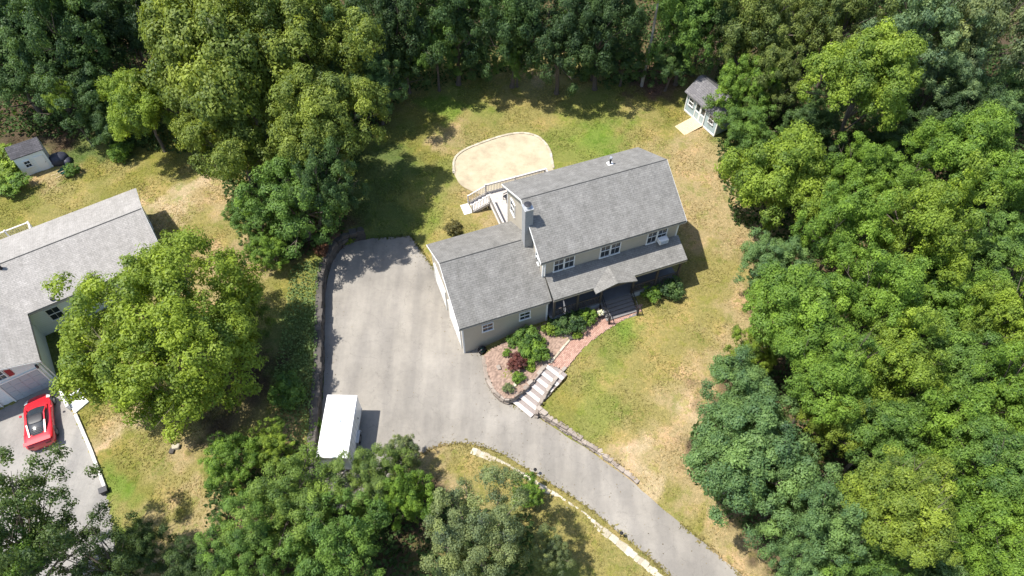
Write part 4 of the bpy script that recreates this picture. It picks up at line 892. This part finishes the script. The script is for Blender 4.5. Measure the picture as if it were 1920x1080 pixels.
# leaf colours (albedo); DK, VD also hold the shade of the dense wood
OAK=(0.178, 0.23, 0.042); YG=(0.2, 0.285, 0.04); BR=(0.158, 0.262, 0.04); MID=(0.128, 0.222, 0.046); DK=(0.078, 0.138, 0.043); BG=(0.138, 0.23, 0.08); GG=(0.182, 0.228, 0.098); OL=(0.15, 0.196, 0.052); PALE=(0.18, 0.265, 0.12); YEL=(0.19, 0.258, 0.04); VD=(0.058, 0.102, 0.036)
TREES = [
 # oaks left of the back lawn
 (435,118,165,11,'oak1',OAK,'broadest yellow-green oak, crown centre upper left of the back lawn'),
 (580,85,125,11,'oak2',OAK,'yellow-green oak between the broadest oak and the dark back forest'),
 (268,205,72,6.8,'oak2',YG,'smaller yellow-green oak reaching furthest left over the tool shed lawn'),
 (605,235,118,10.5,'oak1',OAK,'olive oak shading the back lawn beside the dark tree shadow'),
 (375,25,100,12.5,'oak1',OAK,'oak cut by the top frame edge above the broadest oak'),
 (440,265,100,8,'oak2',OAK,'lower oak crown hanging over the straw patch behind the ranch house'),
 (555,375,100,7.5,'for1',MID,'mid-green tree under the oaks above the left driveway wall'),
 (612,350,72,9.5,'for2',DK,'dark low tree under the oaks beside the shaded lawn'),
 (505,465,46,3.2,'bush',BR,'small bright green tree at the foot of the oaks by the ranch lawn'),
 (655,110,62,10,'for3',BG,'blue-green tree right of the oaks against the dark forest'),
 (480,400,55,4,'bush',MID,'round green understorey tree left of the oak group base'),
 # dark wood, upper left corner
 (35,40,95,11,'for1',DK,'dark tree filling the upper left frame corner'),
 (130,70,90,11,'for2',DK,'dark green tree second from the upper left corner'),
 (225,40,75,10,'for3',VD,'very dark tree behind the leaning pale trunk at upper left'),
 (30,140,80,8,'for2',DK,'dark tree above the tool shed at the left edge'),
 (150,165,75,7.5,'for1',DK,'dark green tree right of the tool shed, behind the yellow sapling'),
 (205,225,48,5,'for3',DK,'low dark tree between the tool shed and the left oak'),
 (117,185,26,6.5,'spars',YG,'thin yellow-green sapling in front of the dark trees above the tool shed'),
 # back forest
 (735,45,90,11,'for1',VD,'very dark tree right of the blue-green tree in the back forest'),
 (705,165,52,7,'for3',BG,'greyish blue-green tree at the left end of the back forest edge'),
 (760,120,60,6,'for2',DK,'dark tree at the back forest edge, left of the yellowish sapling'),
 (815,85,52,8.5,'for3',MID,'lighter green sapling drooping over the dark back forest edge'),
 (850,25,85,12,'for2',DK,'dark tree touching the top frame edge left of centre'),
 (880,100,55,5.5,'for1',DK,'dark tree overhanging the back lawn left of the sunny gap'),
 (960,45,80,11,'for3',DK,'dark tree touching the top frame edge at the centre'),
 (970,105,46,6.5,'for2',MID,'brighter green tree just above the sunny gap in the back lawn'),
 (1050,70,82,10,'for1',VD,'very dark tree right of the sunny gap in the back forest'),
 (1130,35,85,12,'for2',VD,'very dark tree touching the top frame edge left of the slim trunk'),
 (1115,105,58,5.5,'for3',DK,'dark low tree whose shadow falls across the back lawn'),
 (1170,110,46,6,'for1',DK,'dark tree just left of the slim pale trunk'),
 (1290,55,75,10,'for2',MID,'green tree above the garden shed at the top'),
 (1258,120,48,6,'for3',DK,'dark tree between the slim trunk and the garden shed'),
 (1330,10,70,12,'for1',DK,'dark tree at the top edge above the garden shed'),
 # right wood, upper part
 (1400,50,85,11,'for3',OL,'olive tree upper right of the garden shed'),
 (1398,165,58,7.5,'for1',BR,'bright green tree overhanging the garden shed roof'),
 (1450,150,62,8.5,'for2',OL,'olive-brown tree right of the tree over the shed'),
 (1400,245,58,5.5,'for3',MID,'mid-green tree below the garden shed at the lawn edge'),
 (1505,45,82,11,'for1',OL,'dark olive tree at the top, third from the shed'),
 (1590,30,80,12,'for3',OL,'olive tree at the top edge above the wide bright crown'),
 (1625,150,108,10.5,'oak1',YG,'wide bright yellow-green crown at upper right, in front of dark gaps'),
 (1715,55,92,12,'for2',PALE,'pale mint-green tree at the upper right'),
 (1772,135,60,8,'for3',PALE,'smaller pale mint tree right of the wide bright crown'),
 (1850,40,100,12,'for1',GG,'grey-green tree at the upper right frame corner'),
 (1895,180,72,9,'for2',BG,'blue-green tree at the right edge below the frame corner'),
 (1810,215,68,6,'for3',VD,'very dark tree in the gap at upper right'),
 (1530,240,72,6,'for2',DK,'dark tree in the gap left of the wide bright crown'),
 (1690,265,70,5.5,'for1',DK,'dark tree in the shade below the wide bright crown'),
 # right wood, middle
 (1462,345,108,7.5,'oak2',YG,'yellow-green tree bulging over the tan lawn edge right of the house'),
 (1450,495,66,6,'for3',BG,'blue-green tree on the lawn edge level with the porch'),
 (1600,330,70,7,'for2',BR,'bright green tree right of the one bulging over the lawn'),
 (1680,345,92,9,'for1',BR,'bright green tree at right with a reddish-tinged top'),
 (1815,290,98,10,'oak2',BR,'soft bright green tree below the dark gap at right'),
 (1895,355,82,9,'for3',BR,'bright green tree at the right edge, below the dark gap'),
 (1575,445,92,8.5,'for2',BR,'bright tree behind the blue-green lawn edge tree'),
 (1735,435,98,9.5,'for3',YG,'yellow-green tree in the middle of the right wood'),
 (1860,470,92,9.5,'for1',MID,'mid-green tree at the right edge, halfway down the upper half'),
 (1490,590,112,8.5,'oak1',BR,'large bright green crown nearest the front lawn'),
 (1640,570,100,9,'for2',BR,'bright crown second from the front lawn, halfway down'),
 (1785,560,102,10,'for1',BR,'bright crown third from the front lawn, halfway down'),
 (1900,595,85,10,'for2',YG,'yellow-green crown at the right edge, halfway down'),
 (1412,660,50,4.5,'bush',YG,'vivid yellow-green small tree at the lawn edge above the blue-green oak'),
 (1555,700,92,8.5,'oak2',BR,'bright green crown above right of the blue-green oak'),
 (1675,690,92,9.5,'for3',YG,'yellow-green crown in the middle of the right wood, lower half'),
 (1800,700,102,10,'oak1',MID,'mid-green crown second from the right edge, lower half'),
 (1900,740,85,10,'for1',BR,'bright crown at the right edge, just below halfway'),
 # right wood, lower part
 (1390,745,86,7,'oak2',BG,'upper crown of the blue-green oaks at the lawn corner'),
 (1400,860,122,8,'oak1',BG,'largest blue-green oak, bulging toward the sandy patch'),
 (1475,920,88,7,'for1',BG,'blue-green oak lowest of the group beside the lane'),
 (1560,790,82,9.5,'for2',YEL,'yellow-topped crown right of the blue-green oaks'),
 (1650,815,98,10,'oak2',MID,'mid-green crown right of the yellow-topped one'),
 (1780,830,102,10.5,'for3',BR,'bright crown in the lower right wood, second from the edge'),
 (1895,880,92,10.5,'oak1',MID,'mid-green crown at the right edge, lower quarter'),
 (1560,985,85,8,'for3',BG,'blue-green tree near the bottom edge right of the lane'),
 (1690,950,108,10.5,'oak1',YEL,'broad yellow-olive crown near the bottom right'),
 (1830,985,108,10.5,'for2',BR,'bright crown near the bottom right corner'),
 (1500,1070,70,6,'for2',BG,'blue-green tree cut by the bottom edge beside the lane'),
 (1625,1070,80,8,'for1',MID,'mid-green tree cut by the bottom edge, right of the blue-green one'),
 (1750,1085,80,9.5,'oak2',BG,'blue-green crown cut by the bottom edge near the corner'),
 (1905,1065,80,10,'for3',BR,'bright crown in the bottom right frame corner'),
 # ranch house garden
 (308,622,178,7,'maple',(.205,.280,.034),'large round maple hiding the ranch house front'),
 (445,600,62,4.5,'for2',(.13,.19,.03),'darker tree attached to the right side of the round maple'),
 # bottom centre thicket
 (430,865,58,3.5,'bush',BR,'bright bushy tree at the left end of the thicket below the trailer'),
 (505,835,48,2.8,'bush',YG,'yellow-green bush left of the trailer'),
 (545,945,105,4.5,'wisp',(.155,.235,.048),'leafy tree in the middle of the thicket below the trailer'),
 (700,895,78,3.6,'wisp',(.155,.225,.056),'leafy tree directly in front of the trailer end'),
 (750,850,42,2.4,'bush',GG,'grey-green bush at the driveway edge right of the trailer'),
 (765,935,60,4.0,'bush',BR,'vivid green vine-covered tree right of the thicket middle'),
 (640,1025,98,5,'bush',MID,'mid-green tree at the bottom edge left of the silvery tree'),
 (460,1030,85,4.5,'wisp',MID,'leafy tree at the bottom edge, left end of the thicket'),
 (900,1015,118,6,'wisp',GG,'silvery grey-green tree at the bottom centre beside the lane'),
 (1035,1035,42,3.2,'wisp',GG,'small silvery tree right of the big silvery one'),
 (990,922,34,1.4,'bush',BR,'bright green bush between the silvery tree and the pale stones'),
 # bottom left
 (55,985,108,7.5,'spars',(.10,.15,.046),'sparse tree over the neighbour driveway at the lower left'),
 (15,1050,95,7,'spars',MID,'green tree in the bottom left frame corner'),
 (180,1055,80,6,'spars',(.08,.125,.038),'darker sparse tree at the bottom edge over the driveway end'),
 (262,1035,55,4.5,'for2',(.075,.12,.035),'dark tree at the bottom edge right of the driveway end'),
 (365,1070,58,4,'for3',(.07,.115,.035),'dark tree at the bottom edge below the tan lawn track'),
]
LEAN = {(612,350): (-2.2,1.2), (55,985): (-1.5,-3.5), (15,1050): (-2,-3), (180,1055): (3.5,-1.5)}
for a in TREES: tree(*a[:6], a[6], lean=LEAN.get(a[:2], (0,0)))
# slim tall tree at the back with its bare pale trunk showing
M['pale_bark'] = simple('pale_bark', (.36,.33,.29), .9, .2, 5)
bx_, by_ = at2(1203,161,1.4)
t = thing('tree', 'slim tall tree with bare pale trunk left of the garden shed', 'tree', (bx_, by_, 1.3))
MB().tube((0,0,0),(.15,.1,5),.16,.12,8,False).tube((.15,.1,5),(.1,0,10.5),.12,.06,8,False).build('trunk', M['pale_bark'], t)
c_ = inst('crown', PR['spars'][0], t, (.1,0,10.2), (0,0,2), (.62,.62,.7)); c_.color = (*YG, 1)
bx_, by_ = at2(282,48,1.5)
t = thing('bare_trunk', 'pale leaning bare trunk in front of the dark wood, upper left', 'trunk', (bx_, by_, 1.5))
MB().tube((0,0,-.2),(-1.2,.6,5),.15,.10,8,False).tube((-1.2,.6,5),(-2.6,1.0,10),.10,.03,8,False).tube((-1.2,.6,5),(-.3,1.4,7.5),.05,.015,6,False).build('stem', M['pale_bark'], t)

SHR = [(1072,607,26,.55,'shr1',DK,'dark rounded shrub at the left foot of the porch'),(1100,592,20,.6,'shr1',BR,'bright green shrub between the dark shrub and the brick path'),(1083,628,11,.3,'shr2',YG,'little light green plant below the dark porch shrub'),
 (1028,616,15,.4,'shr2',YG,'yellow-green shrub near the inner garage corner'),(990,633,25,.5,'shr1',MID,'green shrub under the right garage window'),(962,641,16,.4,'shr2',MID,'smaller green shrub left of the one under the garage window'),
 (1003,662,26,.45,'shr1',BR,'broad bright green shrub in the middle of the garden bed'),(1021,659,12,.55,'shr2',YEL,'yellow shrub beside the path in the garden bed'),(970,678,21,.6,'shr2',(.16,.06,.05),'red-leaved maple shrub in the garden bed'),
 (972,707,13,.35,'shr1',BR,'small round green shrub below the red maple shrub'),(953,728,12,.25,'shr2',GG,'grey-green spiky plant at the tip of the garden bed'),(1222,547,21,.6,'shr1',BR,'bright round shrub right of the porch steps'),(1258,541,25,.6,'shr1',DK,'dark round shrub at the right end of the porch'),
 (930,650,9,.25,'shr2',MID,'tiny shrub against the garage wall by the bed wall'),(603,468,15,.4,'shr2',(.17,.085,.05),'reddish shrub at the upper end of the retaining wall'),(850,428,18,.5,'shr2',(.15,.14,.05),'brownish shrub behind the garage corner'),(8,312,30,.3,'shr1',YG,'wide yellow-green brush at the left edge beside the tool shed'),(30,352,24,.3,'shr1',BR,'bright weeds in front of the tool shed'),(8,350,26,.3,'shr2',YG,'yellow-green weeds at the left edge below the brush'),
 (225,285,20,.6,'shr1',BR,'small bright green shrub on the lawn right of the tool shed'),(135,318,14,.5,'shr2',MID,'green shrub beside the wheelbarrow'),(650,430,12,.5,'shr2',YEL,'small yellow shrub at the top end of the retaining wall'),(540,735,34,.7,'shr1',MID,'green shrub on the slope left of the retaining wall'),(585,790,26,.6,'shr2',MID,'low green shrub on the slope beside the trailer'),
 (985,657,17,.35,'shr2',MID,'mid-green mound left of the broad bright shrub in the bed'),(1012,640,13,.35,'shr1',BR,'bright small shrub above the yellow shrub in the bed'),(1048,618,13,.35,'shr2',MID,'mid-green plant left of the dark porch shrub'),(951,662,10,.25,'shr2',BR,'tiny bright plant above the red maple shrub'),(994,688,11,.3,'shr1',YG,'light green plant right of the red maple shrub'),(1040,604,13,.4,'shr1',DK,'dark shrub tucked in the inner porch corner'),
 (720,465,16,.3,'shr2',(.10,.085,.05),'brownish low shrub on the shaded driveway end')]
for u, v, rp, zc, k, col, lab in SHR:
    x, y = at2(u, v, 1.2); g0 = gz(x, y)
    if u == 720: continue
    x, y, _ = at(u, v, g0+zc); dist = math.dist((x, y, 1), (0, 0, CAM_H)); R = rp*dist/FPX; me, _, R0, Rz0, _ = PR[k]
    t = thing('shrub', lab, 'shrub', (x, y, gz(x, y)))
    c_ = inst('foliage', me, t, (0, 0, R*.62), (0, 0, u), (R, R, R*(.5 if u < 40 else .9))); c_.color = (*col, 1)
    b = MB()
    for q in range(5): b.tube((0,0,-.05),(math.cos(q*1.26)*R*.5, math.sin(q*1.26)*R*.5, R*.8), .025*R+.008, .008, 5, False)
    b.build('stem', M['bark'], t)
c_ = inst('flowers', PR['shr2'][0], pt, (0, 0, .55), (0,0,0), (.3,.3,.26)); c_.color = (.75,.75,.72,1)

# leafy ground cover, undergrowth and grass: uncountable
def scatter(n_, x0, x1, y0, y1, test):
    X = rng.uniform(x0, x1, n_); Y = rng.uniform(y0, y1, n_); k = test(X, Y); return X[k], Y[k]
nogo = [drive_poly, ndrive_poly, patio_poly, path_poly, bed_poly, [hl(-6.1,-4.8),hl(.3,-4.8),hl(.3,-5.2),hl(4.2,-5.2),hl(4.2,-6.7),hl(6.8,-6.7),hl(6.8,-5.2),hl(10.6,-5.2),hl(10.6,3.6),hl(.3,3.6),hl(.3,2.6),hl(-6.1,2.6)], [nl(-17,-.1),nl(-16.8,-4.5),nl(-9.7,-4.5),nl(-9.7,-.1),nl(-.2,-.1),nl(-.2,7.4),nl(-17,7.4)],
        [tuple(st_top+np.array([-dv[1],dv[0]])/ln*.9), tuple(st_top-np.array([-dv[1],dv[0]])/ln*.9), tuple(st_bot-np.array([-dv[1],dv[0]])/ln*.9), tuple(st_bot+np.array([-dv[1],dv[0]])/ln*.9)]]
def free(X, Y):
    k = np.ones(X.shape, bool)
    for p in nogo: k &= ~inside(X, Y, p)
    return k
slope_poly = [at2(*p, 1.0) for p in [(545,500),(612,485),(605,530),(602,560),(601,700),(597,830),(520,830),(515,700),(540,560)]]
X, Y = scatter(30000, -22, -10, 15, 45, lambda a, b_: inside(a, b_, slope_poly) & free(a, b_))
zz = ground_z(X, Y); P = np.stack([X, Y, zz+rng.uniform(.03,.28,len(X))], 1)
V, F_ = leaf_quads(P, unit(np.array([0,0,.8])+rng.normal(size=P.shape)*.5), .17, rng)
cc = np.array([.15,.215,.08])*rng.uniform(.6,1.4,(len(X),1)); o = bpy.data.objects.new('ground_cover', np_mesh('ground_cover', V, F_, M['grass'], np.repeat(cc, 4, 0))); C.objects.link(o)
tag(o, 'dull green leafy ground cover on the slope left of the retaining wall', 'ground cover', kind='stuff')
wood = [[at2(*p, 1.2) for p in q] for q in ([(1345,-40),(1338,170),(1345,320),(1375,420),(1440,440),(1400,520),(1420,620),(1380,720),(1300,800),(1290,880),(1370,960),(1450,1020),(1480,1100),(2000,1100),(2000,-40)],
        [(-60,-60),(-60,250),(100,255),(200,270),(400,290),(450,460),(520,500),(640,450),(680,280),(760,180),(900,150),(1000,130),(1150,165),(1280,160),(1350,-60)], [(390,820),(390,1000),(420,1100),(1000,1100),(1000,960),(830,930),(790,870),(700,930),(600,920),(560,830)])]
X, Y = scatter(330000, -46, 46, 9, 72, lambda a, b_: (inside(a, b_, wood[0]) | inside(a, b_, wood[1]) | inside(a, b_, wood[2])) & free(a, b_))
hh = (np.sin(X*1.3)+np.sin(Y*1.7)+np.sin(X*.6-Y*.9))/3; k = rng.uniform(-1, 1, len(X)) < hh+.35; X, Y, hh = X[k], Y[k], hh[k]
P = np.stack([X, Y, ground_z(X, Y)+rng.uniform(.05,.85,len(X))*(1+hh)], 1)
V, F_ = leaf_quads(P, unit(np.array([0,0,.8])+rng.normal(size=P.shape)*.6), .30, rng)
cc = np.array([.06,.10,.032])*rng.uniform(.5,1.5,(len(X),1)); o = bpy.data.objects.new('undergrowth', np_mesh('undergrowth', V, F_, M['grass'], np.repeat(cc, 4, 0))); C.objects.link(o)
tag(o, 'dark leafy undergrowth covering the woodland floor', 'undergrowth', kind='stuff')
X, Y = scatter(300000, -44, 28, 10, 62, lambda a, b_: free(a, b_) & ~inside(a, b_, wood[0]) & ~inside(a, b_, wood[1]) & ~inside(a, b_, wood[2]))
zz = ground_z(X, Y); cc = ground_col(X, Y)*rng.uniform(.75,1.9,(len(X),1)); a_ = rng.uniform(0, 6.283, len(X)); w_ = rng.uniform(.03,.075,len(X)); h_ = rng.uniform(.02,.07,len(X))
dx, dy = np.cos(a_)*w_, np.sin(a_)*w_; lx, ly = rng.normal(0,.09,len(X)), rng.normal(0,.09,len(X))
V = np.stack([np.stack([X-dx, Y-dy, zz-.01], 1), np.stack([X+dx, Y+dy, zz-.01], 1), np.stack([X+lx, Y+ly, zz+h_], 1)], 1).reshape(-1, 3)
o = bpy.data.objects.new('grass', np_mesh('grass', V, np.arange(len(V)).reshape(-1, 3), M['grass'], np.repeat(cc, 3, 0))); C.objects.link(o)
tag(o, 'short dry and green lawn grass around both houses', 'grass', kind='stuff')

# fallen leaves and grit on the asphalt, grass creeping over its edges
X, Y = scatter(9000, -15, 22, 8, 42, lambda a, b_: inside(a, b_, drive_poly))
d_ = np.sqrt(np.min((X[:,None]-_out[None,:,0])**2+(Y[:,None]-_out[None,:,1])**2, 1)); k = rng.uniform(0, 1, len(X)) < np.exp(-d_*1.6)+.012; X, Y = X[k], Y[k]
P = np.stack([X, Y, np.full(len(X), .012)], 1); V, F_ = leaf_quads(P, unit(np.array([0,0,1.])+rng.normal(size=P.shape)*.25), .075, rng, .7)
V[:,2] = np.maximum(V[:,2], .004)
cc = np.array([.17,.135,.08])*rng.uniform(.4,1.5,(len(X),1)); o = bpy.data.objects.new('leaf_litter', np_mesh('leaf_litter', V, F_, M['grass'], np.repeat(cc, 4, 0))); C.objects.link(o)
tag(o, 'scattered fallen leaves and grit on the driveway edges', 'leaf litter', kind='stuff')
k = rng.integers(0, len(_out), 5200); P = _out[k]+rng.normal(0, .09, (len(k), 2)); k2 = ~_outw[k] & ~inside(P[:,0], P[:,1], nogo[5]); P = P[k2]; X, Y = P[:,0], P[:,1]
a_ = rng.uniform(0, 6.283, len(X)); w_ = rng.uniform(.03,.09,len(X)); cc = ground_col(X, Y)*rng.uniform(.7,1.4,(len(X),1))
V = np.stack([np.stack([X-np.cos(a_)*w_, Y-np.sin(a_)*w_, np.full(len(X), .002)], 1), np.stack([X+np.cos(a_)*w_, Y+np.sin(a_)*w_, np.full(len(X), .002)], 1), np.stack([X+rng.normal(0,.08,len(X)), Y+rng.normal(0,.08,len(X)), rng.uniform(.03,.09,len(X))], 1)], 1).reshape(-1, 3)
o = bpy.data.objects.new('edge_grass', np_mesh('edge_grass', V, np.arange(len(V)).reshape(-1, 3), M['grass'], np.repeat(cc, 3, 0))); C.objects.link(o)
tag(o, 'thin grass creeping over the edges of the lane', 'grass', kind='stuff')
#print('TRIS', sum(len(m_.loops)-2*len(m_.polygons) for m_ in bpy.data.meshes))
